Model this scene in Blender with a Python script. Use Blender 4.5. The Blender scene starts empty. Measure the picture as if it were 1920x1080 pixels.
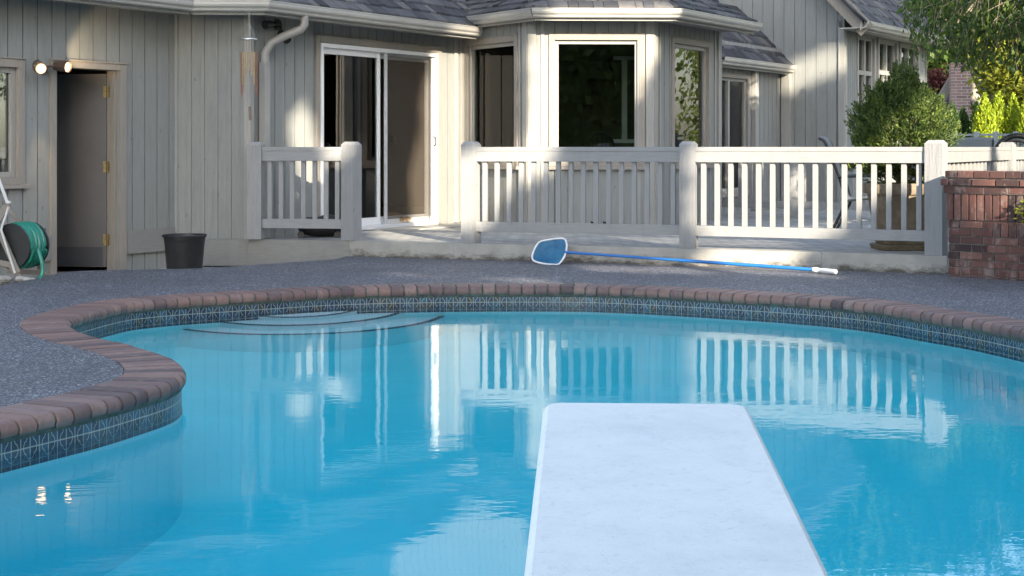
import bpy, bmesh, math, random
import numpy as np
from mathutils import Vector, Matrix
from mathutils.geometry import tessellate_polygon
R = math.radians
sc = bpy.context.scene
col = sc.collection
EYE, FPX, HY = 1.09, 2880.0, 276.0
Q = FPX / 1800          # depths below are written for an 1800 px lens and stretched by Q

# ------------------------------------------------------------------ camera, sky, sun, exposure
cam_d = bpy.data.cameras.new('camera'); cam = bpy.data.objects.new('camera', cam_d); col.objects.link(cam)
cam.location = (0, 0, EYE); cam.rotation_euler = (R(90), 0, 0)
cam_d.sensor_width = 36; cam_d.lens = 36 * FPX / 1920; cam_d.shift_y = -(540 - HY) / 1920
cam_d.clip_start = 0.05; cam_d.clip_end = 600
sc.camera = cam
SUN_EL = R(19); SUN_AZ = math.atan2(.38, -.925)          # direction to the sun, from +Y towards +X
SDIR = Vector((math.sin(SUN_AZ) * math.cos(SUN_EL), math.cos(SUN_AZ) * math.cos(SUN_EL), math.sin(SUN_EL)))
w = bpy.data.worlds.new("World"); sc.world = w; w.use_nodes = True
nt = w.node_tree; bg = nt.nodes['Background']
sky = nt.nodes.new('ShaderNodeTexSky'); sky.sky_type = 'NISHITA'; sky.sun_disc = False
sky.sun_elevation = SUN_EL; sky.sun_rotation = SUN_AZ; sky.air_density = 1.0; sky.dust_density = 1.6; sky.ozone_density = 1.0
hs_ = nt.nodes.new('ShaderNodeHueSaturation'); hs_.inputs['Saturation'].default_value = .70
nt.links.new(sky.outputs[0], hs_.inputs['Color']); nt.links.new(hs_.outputs[0], bg.inputs[0]); bg.inputs[1].default_value = 0.15
sd = bpy.data.lights.new('sun', 'SUN'); sun = bpy.data.objects.new('sun', sd); col.objects.link(sun)
sd.energy = 4.0; sd.angle = R(0.5); sd.color = (1.0, .87, .68)
sun.rotation_euler = SDIR.to_track_quat('Z', 'Y').to_euler()
sc.view_settings.view_transform = 'Standard'; sc.view_settings.look = 'None'
sc.view_settings.exposure = 2.0; sc.view_settings.gamma = 1
sc.cycles.use_denoising = True
sc.cycles.max_bounces = 8; sc.cycles.transparent_max_bounces = 24; sc.cycles.diffuse_bounces = 3
sc.cycles.sample_clamp_indirect = 6

# ------------------------------------------------------------------ helpers
def at(x, y, Y):
    Y = Y * Q
    return Vector(((x - 960) / FPX * Y, Y, EYE - (y - HY) / FPX * Y))
def q2(p): return (p[0], p[1] * Q) + tuple(p[2:])
def qa(deg): return math.atan2(math.sin(R(deg)) * Q, math.cos(R(deg)))
def gnd(x, y, z=0.0):
    Y = (EYE - z) * FPX / (y - HY)
    return Vector(((x - 960) / FPX * Y, Y, z))
def wloc(o):
    v = Vector((0, 0, 0))
    while o is not None:
        v += Vector(o.location); o = o.parent
    return v
def tag(o, label=None, cat=None, group=None, kind=None):
    if label: o['label'] = label
    if cat: o['category'] = cat
    if group: o['group'] = group
    if kind: o['kind'] = kind
    return o
def thing(name, loc, label, cat, group=None):
    o = bpy.data.objects.new(name, None); col.objects.link(o); o.location = loc
    o.empty_display_size = .1
    return tag(o, label, cat, group)
def children(o): return [c for c in bpy.data.objects if c.parent == o]
def copy_tree(o, parent=None):
    c = o.copy(); col.objects.link(c); c.parent = parent
    for ch in children(o): copy_tree(ch, c)
    return c

class Fr:
    """a wall line in plan: s runs along it, o is outward (towards the pool), z is up"""
    def __init__(s, p, q=None, ang=None, flip=False):
        s.p = Vector((p[0], p[1])); s.L = 0
        if q is not None:
            d = Vector((q[0] - p[0], q[1] - p[1])); s.L = d.length; d.normalize()
        else:
            d = Vector((math.cos(ang), math.sin(ang)))
        s.d = d; s.n = Vector((d.y, -d.x))
    def P(s, a, o, z):
        v = s.p + s.d * a + s.n * o
        return Vector((v.x, v.y, z))
    def s_px(s, x, o=0):
        k = (x - 960) / FPX
        return (k * (s.p.y + o * s.n.y) - (s.p.x + o * s.n.x)) / (s.d.x - k * s.d.y)
    def z_px(s, a, y, o=0):
        return EYE - (y - HY) / FPX * (s.p.y + a * s.d.y + o * s.n.y)
    def sz(s, x, y, o=0):
        a = s.s_px(x, o); return a, s.z_px(a, y, o)
WF = Fr((0, 0), (1, 0)); WF.n = Vector((0, 1)); WF.d = Vector((1, 0))   # world frame: s=x, o=y

class MB:
    def __init__(s, seed=0):
        s.v = []; s.f = []; s.t = []; s.uv = None; s.r = random.Random(seed)
    def tint(s): return s.r.random()
    def hexa(s, c, t=None):
        n = len(s.v); s.v += [tuple(p) for p in c]
        t = s.tint() if t is None else t
        for q in ((0, 3, 2, 1), (4, 5, 6, 7), (0, 1, 5, 4), (1, 2, 6, 5), (2, 3, 7, 6), (3, 0, 4, 7)):
            s.f.append(tuple(n + i for i in q)); s.t.append(t)
    def box(s, F, s0, s1, o0, o1, z0, z1, t=None, z1b=None, z0b=None):
        """z1b/z0b: top/bottom height at the s1 end"""
        z1b = z1 if z1b is None else z1b; z0b = z0 if z0b is None else z0b
        if s1 - s0 < 1e-5 or (z1 - z0 < 1e-5 and z1b - z0b < 1e-5): return
        s.hexa([F.P(s0, o1, z0), F.P(s1, o1, z0b), F.P(s1, o0, z0b), F.P(s0, o0, z0),
                F.P(s0, o1, z1), F.P(s1, o1, z1b), F.P(s1, o0, z1b), F.P(s0, o0, z1)], t)
    def bar(s, a, b, w, h, up=Vector((0, 0, 1)), t=None, w2=None, h2=None):
        a = Vector(a); b = Vector(b); d = (b - a).normalized()
        x = d.cross(up)
        if x.length < 1e-4: x = d.cross(Vector((0, 1, 0)))
        x.normalize(); y = x.cross(d)
        w2 = w if w2 is None else w2; h2 = h if h2 is None else h2
        c = []
        for p, ww, hh in ((a, w, h), (b, w2, h2)):
            c += [p - x * ww / 2 - y * hh / 2, p + x * ww / 2 - y * hh / 2, p + x * ww / 2 + y * hh / 2, p - x * ww / 2 + y * hh / 2]
        s.hexa(c, t)
    def quad(s, a, b, c, d, t=None):
        n = len(s.v); s.v += [tuple(a), tuple(b), tuple(c), tuple(d)]; s.f.append((n, n + 1, n + 2, n + 3)); s.t.append(s.tint() if t is None else t)
    def tube(s, pts, r, seg=8, t=None, cap=True, closed=False):
        pts = [Vector(p) for p in pts]; n = len(pts); t = s.tint() if t is None else t
        rr = r if isinstance(r, (list, tuple)) else [r] * n
        base = len(s.v); up = None
        for i, p in enumerate(pts):
            if closed: d = pts[(i + 1) % n] - pts[i - 1]
            else: d = pts[min(i + 1, n - 1)] - pts[max(i - 1, 0)]
            d.normalize()
            if up is None:
                up = Vector((0, 0, 1)) if abs(d.z) < .9 else Vector((0, 1, 0))
            x = d.cross(up)
            if x.length < 1e-5: x = d.cross(Vector((1, .3, 0)))
            x.normalize(); up = x.cross(d)
            for k in range(seg):
                a = 2 * math.pi * k / seg
                s.v.append(tuple(p + x * math.cos(a) * rr[i] + up * math.sin(a) * rr[i]))
        for i in range(n if closed else n - 1):
            j = (i + 1) % n
            for k in range(seg):
                k2 = (k + 1) % seg
                s.f.append((base + i * seg + k, base + i * seg + k2, base + j * seg + k2, base + j * seg + k)); s.t.append(t)
        if cap and not closed:
            s.f.append(tuple(base + k for k in range(seg))); s.t.append(t)
            s.f.append(tuple(base + (n - 1) * seg + k for k in reversed(range(seg)))); s.t.append(t)
    def lathe(s, c, prof, seg=24, t=None, ax=None, sq=None):
        """prof: (r, h) pairs about the axis ax through c; sq: superellipse power for squarish pots"""
        c = Vector(c); t = s.tint() if t is None else t
        ax = Vector(ax).normalized() if ax is not None else Vector((0, 0, 1))
        x = ax.cross(Vector((0, 1, 0)) if abs(ax.y) < .9 else Vector((1, 0, 0))).normalized(); y = ax.cross(x)
        base = len(s.v)
        for r, h in prof:
            for k in range(seg):
                a = 2 * math.pi * k / seg; ca, sa = math.cos(a), math.sin(a)
                q = 1.0 if not sq else 1 / (abs(ca) ** sq + abs(sa) ** sq) ** (1 / sq)
                s.v.append(tuple(c + ax * h + (x * ca + y * sa) * r * q))
        for i in range(len(prof) - 1):
            for k in range(seg):
                k2 = (k + 1) % seg
                s.f.append((base + i * seg + k, base + i * seg + k2, base + (i + 1) * seg + k2, base + (i + 1) * seg + k)); s.t.append(t)
        s.f.append(tuple(base + k for k in reversed(range(seg)))); s.t.append(t)
        s.f.append(tuple(base + (len(prof) - 1) * seg + k for k in range(seg))); s.t.append(t)
    def prism(s, poly, z0, z1, t=None):
        n = len(poly); b = len(s.v); t = s.tint() if t is None else t
        for z in (z0, z1): s.v += [(p[0], p[1], z) for p in poly]
        tri = tessellate_polygon([[Vector((p[0], p[1], 0)) for p in poly]])
        for a, c, d in tri:
            s.f += [(b + a, b + c, b + d), (b + n + a, b + n + c, b + n + d)]; s.t += [t, t]
        for i in range(n):
            j = (i + 1) % n; s.f.append((b + i, b + j, b + n + j, b + n + i)); s.t.append(t)
    def build(s, name, mat, parent=None, smooth=False, bevel=0, fixn=True):
        me = bpy.data.meshes.new(name)
        off = wloc(parent)
        me.from_pydata([(v[0] - off.x, v[1] - off.y, v[2] - off.z) for v in s.v], [], s.f)
        if s.uv:
            ul = me.uv_layers.new(name='UVMap')
            ul.data.foreach_set('uv', np.array([c for f in s.uv for q in f for c in q], dtype=np.float32))
        if fixn:
            bm = bmesh.new(); bm.from_mesh(me)
            tl = bm.faces.layers.float.new('tmp')
            bm.faces.ensure_lookup_table()
            for i, f in enumerate(bm.faces): f[tl] = s.t[i]
            bmesh.ops.recalc_face_normals(bm, faces=bm.faces[:])
            if bevel:
                bmesh.ops.remove_doubles(bm, verts=bm.verts[:], dist=1e-6)
                es = [e for e in bm.edges if len(e.link_faces) == 2 and e.calc_face_angle(0) > .6]
                bmesh.ops.bevel(bm, geom=es, offset=bevel, segments=2, affect='EDGES', profile=.5, clamp_overlap=True)
            tv = [f[tl] for f in bm.faces]; bm.faces.layers.float.remove(tl)
            bm.to_mesh(me); bm.free()
        else: tv = s.t
        a = me.attributes.new('tint', 'FLOAT', 'FACE'); a.data.foreach_set('value', np.array(tv, dtype=np.float32))
        if smooth: me.polygons.foreach_set('use_smooth', [True] * len(me.polygons))
        me.materials.append(mat); me.update()
        if smooth and smooth != 'all':
            try: me.set_sharp_from_angle(angle=R(40))
            except Exception: pass
        o = bpy.data.objects.new(name, me); col.objects.link(o)
        if parent: o.parent = parent
        return o

def leaves(name, P, N, size, aspect, mat, parent=None, seed=0, tints=None, jit=.5):
    """many leaf-sized quads: P centres (n,3), N long-axis directions (n,3)"""
    rg = np.random.default_rng(seed); n = len(P)
    N = N + rg.normal(0, jit, (n, 3)); N /= np.linalg.norm(N, axis=1)[:, None] + 1e-9
    A = rg.normal(0, 1, (n, 3)); X = np.cross(N, A); X /= np.linalg.norm(X, axis=1)[:, None] + 1e-9
    sz = (size * (.6 + .8 * rg.random(n)))[:, None]
    off = np.array(wloc(parent)); P = P - off
    v = np.empty((n, 4, 3))
    v[:, 0] = P - N * sz / 2; v[:, 1] = P + X * sz * aspect / 2 + N * sz * .05; v[:, 2] = P + N * sz / 2; v[:, 3] = P - X * sz * aspect / 2 + N * sz * .05
    me = bpy.data.meshes.new(name)
    me.vertices.add(n * 4); me.vertices.foreach_set('co', v.reshape(-1).astype(np.float32))
    me.loops.add(n * 4); me.loops.foreach_set('vertex_index', np.arange(n * 4, dtype=np.int32))
    me.polygons.add(n); me.polygons.foreach_set('loop_start', np.arange(0, n * 4, 4, dtype=np.int32))
    me.update(calc_edges=True)
    t = rg.random(n) if tints is None else tints
    a = me.attributes.new('tint', 'FLOAT', 'FACE'); a.data.foreach_set('value', np.asarray(t, dtype=np.float32))
    me.materials.append(mat)
    o = bpy.data.objects.new(name, me); col.objects.link(o)
    if parent: o.parent = parent
    return o

# ------------------------------------------------------------------ materials
class NT:
    def __init__(s, name):
        s.m = bpy.data.materials.new(name); s.m.use_nodes = True; s.t = s.m.node_tree; s.n = s.t.nodes
        s.b = s.n['Principled BSDF']; s.out = s.n['Material Output']
    def add(s, typ, **k):
        o = s.n.new('ShaderNode' + typ)
        for a, v in k.items(): setattr(o, a, v)
        return o
    def l(s, a, b): s.t.links.new(a, b)
    def math(s, op, a, b=None, c=None):
        m = s.add('Math', operation=op)
        for i, x in enumerate((a, b, c)):
            if x is None: continue
            if isinstance(x, (int, float)): m.inputs[i].default_value = x
            else: s.l(x, m.inputs[i])
        return m.outputs[0]
    def coord(s, scale=(1, 1, 1), kind='Object', rot=0):
        tc = s.add('TexCoord'); mp = s.add('Mapping'); mp.inputs['Scale'].default_value = scale; mp.inputs['Rotation'].default_value = (0, 0, rot)
        s.l(tc.outputs[kind], mp.inputs[0]); return mp.outputs[0]
    def noise(s, vec, scale, detail=3, rough=.6):
        n = s.add('TexNoise'); n.inputs['Scale'].default_value = scale; n.inputs['Detail'].default_value = detail; n.inputs['Roughness'].default_value = rough
        s.l(vec, n.inputs['Vector']); return n.outputs['Fac']
    def ramp(s, fac, stops):
        r = s.add('ValToRGB'); e = r.color_ramp.elements
        while len(e) > 1: e.remove(e[-1])
        e[0].position = stops[0][0]; e[0].color = c4(stops[0][1])
        for p, c in stops[1:]:
            q = e.new(p); q.color = c4(c)
        s.l(fac, r.inputs[0]); return r.outputs[0]
    def mix(s, fac, a, b, blend='MIX'):
        m = s.add('Mix', data_type='RGBA', blend_type=blend)
        if isinstance(fac, (int, float)): m.inputs[0].default_value = fac
        else: s.l(fac, m.inputs[0])
        for i, x in ((6, a), (7, b)):
            if isinstance(x, (tuple, list)): m.inputs[i].default_value = c4(x)
            else: s.l(x, m.inputs[i])
        return m.outputs[2]
    def attr(s, name='tint'):
        a = s.add('Attribute', attribute_name=name); return a.outputs['Fac']
    def bump(s, h, strength=.3, dist=.01):
        b = s.add('Bump'); b.inputs['Strength'].default_value = strength; b.inputs['Distance'].default_value = dist
        s.l(h, b.inputs['Height']); s.l(b.outputs[0], s.b.inputs['Normal']); return b.outputs[0]
    def base(s, c, rough=.6, spec=.5, metal=0):
        if isinstance(c, (tuple, list)): s.b.inputs['Base Color'].default_value = c4(c)
        else: s.l(c, s.b.inputs['Base Color'])
        s.b.inputs['Roughness'].default_value = rough; s.b.inputs['Specular IOR Level'].default_value = spec; s.b.inputs['Metallic'].default_value = metal
def c4(c): return (c[0], c[1], c[2], 1) if not isinstance(c, (int, float)) else (c, c, c, 1)

def plain(name, c, rough=.5, var=.12, scale=6, metal=0, spec=.5, bump=0, bs=60, attr=0):
    m = NT(name); v = m.coord()
    n = m.noise(v, scale, 4)
    lo = tuple(x * (1 - var) for x in c); hi = tuple(min(1, x * (1 + var)) for x in c)
    cc = m.ramp(n, [(.3, lo), (.7, hi)])
    if attr: cc = m.mix(m.math('MULTIPLY', m.attr(), attr), cc, tuple(x * .35 for x in c))
    m.base(cc, rough, spec, metal)
    if bump: m.bump(m.noise(v, bs, 3), bump, .004)
    return m.m

def painted_wood(name, c, knots=True, vert=True, wear=.4, rough=.72, bstr=.5):
    m = NT(name)
    v = m.coord((14, 14, 1.1) if vert else (2, 2, 22))
    g = m.noise(v, 3.5, 6, .65)
    v2 = m.coord((1, 1, 1)); big = m.noise(v2, 1.3, 3)
    dark = tuple(x * .82 for x in c); light = tuple(min(1, x * 1.1) for x in c)
    cc = m.ramp(g, [(.25, dark), (.5, c), (.8, light)])
    cc = m.mix(m.math('MULTIPLY', big, .35), cc, tuple(x * .8 for x in c))
    cc = m.mix(m.math('MULTIPLY', m.attr(), .10), cc, tuple(x * .7 for x in c))
    if knots:
        vo = m.add('TexVoronoi'); vo.inputs['Scale'].default_value = 1.0; vo.inputs['Randomness'].default_value = 1
        m.l(m.coord((6.5, 6.5, 3.2)), vo.inputs['Vector'])
        k = m.ramp(m.math('ADD', vo.outputs['Distance'], m.math('MULTIPLY', m.noise(v2, 38, 2), .10)), [(.085, (1, 1, 1)), (.125, (0, 0, 0))])
        cc = m.mix(m.math('MULTIPLY', k, .6), cc, tuple(x * .35 for x in c))
        fl = m.ramp(m.noise(m.coord((26, 26, 7)), 5, 4, .7), [(.66, (0, 0, 0)), (.72, (1, 1, 1))])
        cc = m.mix(m.math('MULTIPLY', fl, wear), cc, tuple(x * .55 for x in c))
    dirt = m.ramp(m.noise(m.coord((2.2, 2.2, .45)), 2.6, 5, .7), [(.52, (0, 0, 0)), (.78, (.38, .38, .38))]); cc = m.mix(dirt, cc, tuple(x * .55 for x in c))
    m.base(cc, rough, .25)
    m.bump(m.math('ADD', g, m.math('MULTIPLY', m.noise(v2, 90, 2), .5)), bstr, .006)
    return m.m

SID = (.255, .264, .258)
M = {}
M['siding'] = painted_wood('painted_siding', SID)
M['trim'] = painted_wood('taupe_trim', (.29, .265, .235), knots=False)
M['trim_light'] = painted_wood('greige_trim', (.33, .325, .305), knots=False)
M['rail'] = painted_wood('rail_paint', (.29, .295, .30), knots=False, rough=.6)
M['railh'] = painted_wood('rail_paint_horizontal', (.29, .295, .30), knots=False, vert=False, rough=.6, bstr=.25)
M['post'] = painted_wood('rough_post_paint', (.29, .295, .30), knots=True, wear=.2, bstr=1.0)
M['skirt'] = painted_wood('skirt_board_paint', (.235, .235, .225), knots=False, vert=False, bstr=.3)
M['vinyl'] = plain('white_vinyl', (.78, .79, .80), .35, .03)
M['gutter'] = plain('gutter_metal', (.40, .39, .365), .38, .12, 3, spec=.6)
M['downspout'] = plain('downspout_metal', (.30, .29, .275), .42, .08, 3)
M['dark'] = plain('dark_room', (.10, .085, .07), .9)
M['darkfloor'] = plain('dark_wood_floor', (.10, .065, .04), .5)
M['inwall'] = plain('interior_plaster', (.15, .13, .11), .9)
M['leaf_door'] = plain('door_leaf_paint', (.11, .105, .105), .5, .05)
M['kick'] = plain('kick_plate', (.06, .062, .07), .4, .1)
M['brass'] = plain('brass', (.34, .26, .12), .4, .3, 40, metal=.8)
M['black'] = plain('black_plastic', (.018, .019, .021), .45, .3, 12)
M['blackm'] = plain('black_metal', (.02, .021, .024), .4, .2, 20)
M['bronze'] = plain('bronze_lamp_housing', (.085, .055, .042), .35, .15, 20)
M['curtain'] = plain('curtain_fabric', (.20, .17, .13), .9, .15, 3)
M['plaster'] = None
M['green'] = plain('green_hose_rubber', (.012, .20, .15), .38, .2, 30)
M['greyp'] = plain('grey_plastic', (.17, .155, .14), .45, .1, 15)
M['greypl'] = plain('light_grey_plastic', (.55, .56, .57), .4, .08, 15)
M['sling'] = plain('grey_sling_fabric', (.20, .21, .22), .7, .1, 60)
M['tan'] = plain('tan_leather', (.50, .32, .17), .6, .2, 30)
M['sole'] = plain('shoe_sole', (.6, .45, .3), .6, .1)
M['pinkp'] = plain('pale_pink_plastic', (.55, .33, .28), .5, .1)
M['mat_fibre'] = plain('doormat_fibre', (.42, .40, .36), .95, .3, 90, bump=1, bs=200)
M['bag'] = plain('black_nylon', (.016, .016, .019), .55, .4, 20, bump=.6, bs=50)
M['stone'] = plain('river_stone', (.38, .37, .35), .8, .4, 14, bump=.8, bs=40, attr=.5)
M['terra'] = None
M['trunk'] = plain('bark', (.12, .10, .085), .9, .4, 12, bump=1, bs=30)
M['soil'] = plain('bark_mulch', (.16, .09, .05), .95, .5, 60, bump=1, bs=80)
M['saucer'] = plain('weathered_wood_base', (.16, .13, .08), .8, .3, 20)
M['silver'] = plain('brushed_metal', (.6, .6, .62), .25, .1, 20, metal=.9)
M['copper'] = plain('gold_chime_tube', (.55, .40, .22), .3, .15, 20, metal=.7)
M['copperd'] = plain('rose_chime_tube', (.32, .16, .13), .35, .15, 20, metal=.5)
M['wood'] = plain('weathered_wood', (.16, .12, .10), .8, .3, 20)
M['bluep'] = plain('blue_anodised_pole', (.012, .13, .42), .28, .1, 10, spec=.7)
M['whitep'] = plain('white_plastic', (.75, .76, .77), .4, .06, 12)
M['fencep'] = plain('blue_grey_fence_paint', (.30, .34, .34), .7, .12, 8)
M['vent'] = plain('vent_black', (.01, .01, .01), .9)
M['terravase'] = plain('brown_glazed_vase', (.22, .08, .04), .3, .2, 8)
M['limb'] = plain('twig_bark', (.22, .18, .14), .85, .3, 30)

def foliage(name, dark, light, trans=.35, rough=.55):
    m = NT(name); c = m.ramp(m.attr(), [(0, dark), (.6, tuple((a + b) / 2 for a, b in zip(dark, light))), (1, light)])
    m.base(c, rough, .3)
    tr = m.add('BsdfTranslucent'); m.l(m.mix(.5, c, light), tr.inputs[0])
    mx = m.add('MixShader'); mx.inputs[0].default_value = trans
    m.l(m.b.outputs[0], mx.inputs[1]); m.l(tr.outputs[0], mx.inputs[2]); m.l(mx.outputs[0], m.out.inputs[0])
    return m.m
M['juniper'] = foliage('juniper_green', (.018, .045, .018), (.155, .21, .04), .2)
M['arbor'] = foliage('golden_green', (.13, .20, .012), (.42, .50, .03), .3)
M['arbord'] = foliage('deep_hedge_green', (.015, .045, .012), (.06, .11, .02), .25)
M['weep'] = foliage('weeping_leaf_green', (.014, .04, .014), (.12, .19, .035), .42)
M['treeg'] = foliage('tree_leaf_green', (.02, .055, .015), (.10, .16, .03), .35)
M['treeb'] = foliage('backlit_tree_leaf', (.03, .06, .015), (.22, .29, .08), .55)
M['treey'] = foliage('sunny_leaf_green', (.08, .11, .015), (.36, .36, .04), .4)
M['redleaf'] = foliage('red_maple_leaf', (.06, .02, .018), (.20, .06, .05), .25)

def glass(name, tint=(.80, .86, .85), ior=1.5, add=0.04):
    m = NT(name); fr = m.add('Fresnel'); fr.inputs[0].default_value = ior
    v = m.coord((1, 1, .6)); b = m.add('Bump'); b.inputs['Strength'].default_value = .05; b.inputs['Distance'].default_value = .02
    m.l(m.noise(v, 1.4, 1), b.inputs['Height'])
    g = m.add('BsdfGlossy'); g.inputs['Roughness'].default_value = 0.0; m.l(b.outputs[0], g.inputs['Normal'])
    t = m.add('BsdfTransparent'); t.inputs[0].default_value = c4(tint)
    mx = m.add('MixShader'); m.l(m.math('MINIMUM', m.math('ADD', m.math('MULTIPLY', fr.outputs[0], 1.4), add), 1.0), mx.inputs[0]); m.l(t.outputs[0], mx.inputs[1]); m.l(g.outputs[0], mx.inputs[2])
    m.l(mx.outputs[0], m.out.inputs[0]); return m.m
M['glass'] = glass('window_glass')
M['glass_low'] = glass('low_reflect_glass', ior=1.3, add=0.0)  # reflection turned down so the left bay pane looks dark
def screen_mat():
    m = NT('insect_screen'); t = m.add('BsdfTransparent'); t.inputs[0].default_value = c4((1, 1, 1))
    d = m.add('BsdfDiffuse'); d.inputs[0].default_value = c4((.10, .085, .07))
    mx = m.add('MixShader'); mx.inputs[0].default_value = .42; m.l(t.outputs[0], mx.inputs[1]); m.l(d.outputs[0], mx.inputs[2])
    m.l(mx.outputs[0], m.out.inputs[0]); return m.m
M['screen'] = screen_mat()
def net_mat():
    m = NT('blue_net_mesh'); t = m.add('BsdfTransparent'); t.inputs[0].default_value = c4((.8, .9, 1))
    d = m.add('BsdfDiffuse'); m.l(m.ramp(m.noise(m.coord(), 9, 4), [(.3, (.015, .10, .22)), (.7, (.05, .2, .36))]), d.inputs[0])
    mx = m.add('MixShader'); mx.inputs[0].default_value = .8; m.l(t.outputs[0], mx.inputs[1]); m.l(d.outputs[0], mx.inputs[2])
    m.l(mx.outputs[0], m.out.inputs[0]); return m.m
M['net'] = net_mat()
def lamp_mat():
    m = NT('lit_lamp_face'); e = m.add('Emission'); e.inputs[0].default_value = c4((1, .62, .28)); e.inputs[1].default_value = 2.6
    m.l(e.outputs[0], m.out.inputs[0]); return m.m
M['lamp'] = lamp_mat()

def deck_mat():
    m = NT('exposed_aggregate'); v = m.coord()
    vo = m.add('TexVoronoi'); vo.inputs['Scale'].default_value = 105; m.l(v, vo.inputs['Vector'])
    sep = m.add('SeparateColor'); m.l(vo.outputs['Color'], sep.inputs[0])
    stone = m.ramp(sep.outputs[0], [(0, (.03, .034, .045)), (.45, (.095, .104, .13)), (.75, (.19, .20, .235)), (.93, (.38, .39, .42)), (1, (.62, .62, .62))])
    edge = m.ramp(vo.outputs['Distance'], [(.35, (1, 1, 1)), (.75, (.45, .45, .48))])
    c = m.mix(1.0, stone, edge, 'MULTIPLY')
    big = m.noise(v, .9, 5, .65); c = m.mix(m.ramp(big, [(.4, (0, 0, 0)), (.72, (.55, .55, .55))]), c, (.06, .06, .07))
    big2 = m.noise(v, 4.5, 4, .6); c = m.mix(m.ramp(m.noise(m.coord((1, .5, 1)), 2.1, 6, .7), [(.58, (0, 0, 0)), (.66, (.45, .45, .45))]), c, (.045, .047, .055))
    c = m.mix(m.ramp(big2, [(.55, (0, 0, 0)), (.8, (.3, .3, .3))]), c, (.24, .23, .22))
    m.base(c, .6, .45); m.bump(m.math('SUBTRACT', 1, vo.outputs['Distance']), .7, .006)
    return m.m
M['deck'] = deck_mat()
def paver_mat():
    m = NT('grey_patio_pavers'); v = m.coord((1, 1, 1), rot=R(46.5))
    br = m.add('TexBrick'); m.l(v, br.inputs['Vector']); br.inputs['Scale'].default_value = 1
    br.inputs['Brick Width'].default_value = .2; br.inputs['Row Height'].default_value = .1; br.inputs['Mortar Size'].default_value = .006; br.inputs['Mortar Smooth'].default_value = .3
    br.inputs['Color1'].default_value = c4((.30, .30, .30)); br.inputs['Color2'].default_value = c4((.46, .45, .43)); br.inputs['Mortar'].default_value = c4((.08, .085, .08))
    c = m.mix(m.ramp(m.noise(v, 2.2, 5, .7), [(.35, (0, 0, 0)), (.75, (.6, .6, .6))]), br.outputs[0], (.2, .2, .19))
    m.base(c, .7, .35); m.bump(m.math('ADD', m.math('MULTIPLY', br.outputs['Fac'], -1.2), m.math('MULTIPLY', m.noise(v, 28, 3), .6)), .8, .012)
    return m.m
M['pavers'] = paver_mat()
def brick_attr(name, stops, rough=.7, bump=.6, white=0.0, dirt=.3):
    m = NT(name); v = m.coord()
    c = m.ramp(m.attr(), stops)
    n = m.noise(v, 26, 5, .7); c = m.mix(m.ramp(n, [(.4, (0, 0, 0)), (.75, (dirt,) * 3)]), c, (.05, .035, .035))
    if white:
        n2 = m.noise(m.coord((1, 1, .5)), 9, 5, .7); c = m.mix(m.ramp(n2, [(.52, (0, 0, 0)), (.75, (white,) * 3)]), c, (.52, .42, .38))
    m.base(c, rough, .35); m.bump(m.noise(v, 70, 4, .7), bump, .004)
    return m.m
M['coping'] = brick_attr('coping_brick', [(0, (.085, .058, .06)), (.12, (.14, .092, .088)), (.5, (.19, .118, .105)), (.85, (.24, .145, .12)), (1, (.22, .15, .135))], .55, .35, .22, .35)
M['brick'] = brick_attr('red_garden_brick', [(0, (.045, .028, .028)), (.3, (.09, .045, .04)), (.7, (.145, .066, .055)), (1, (.20, .10, .08))], .8, 1.2, .55, .5)  # own pale blotches, made whiter to stand in for sun on the wall
M['mortar'] = plain('grey_mortar', (.16, .15, .14), .9, .3, 30, bump=1, bs=90)
M['mortar_green'] = plain('damp_green_mortar', (.075, .09, .075), .85, .45, 24, bump=1, bs=90)
def shingle_mat():
    m = NT('weathered_cedar_shake'); v = m.coord((1, 1, 1))
    c = m.ramp(m.attr(), [(0, (.03, .033, .042)), (.35, (.06, .064, .078)), (.7, (.095, .10, .115)), (1, (.15, .145, .145))])
    n = m.noise(v, 16, 5, .7); c = m.mix(m.ramp(n, [(.35, (0, 0, 0)), (.75, (.6, .6, .6))]), c, (.05, .048, .04))
    m.base(c, .85, .2); m.bump(n, .6, .01); return m.m
M['shingle'] = shingle_mat()
def curb_mat():
    m = NT('stained_painted_concrete'); v = m.coord(); tc = m.add('TexCoord'); sp = m.add('SeparateXYZ'); m.l(tc.outputs['Object'], sp.inputs[0])
    n = m.noise(m.coord((1, 1, 2.5)), 7, 6, .75)
    h = m.math('ADD', sp.outputs[2], m.math('MULTIPLY', m.math('SUBTRACT', n, .5), .26))
    st = m.ramp(h, [(0.0, (1, 1, 1)), (.02, (.6, .6, .6)), (.065, (0, 0, 0))])
    c = m.ramp(m.noise(v, 5, 5), [(.3, (.29, .285, .265)), (.7, (.38, .37, .345))])
    c = m.mix(m.math('MULTIPLY', st, .85), c, (.045, .038, .028))
    m.base(c, .8, .3); m.bump(m.noise(v, 45, 4), .5, .006); return m.m
M['curb'] = curb_mat()
def terra_mat():
    m = NT('weathered_terracotta'); v = m.coord()
    c = m.ramp(m.noise(v, 6, 6, .7), [(.3, (.16, .125, .09)), (.5, (.23, .185, .135)), (.75, (.34, .30, .24))])
    m.base(c, .85, .2); m.bump(m.noise(v, 40, 4), .4, .006); return m.m
M['terra'] = terra_mat()
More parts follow.
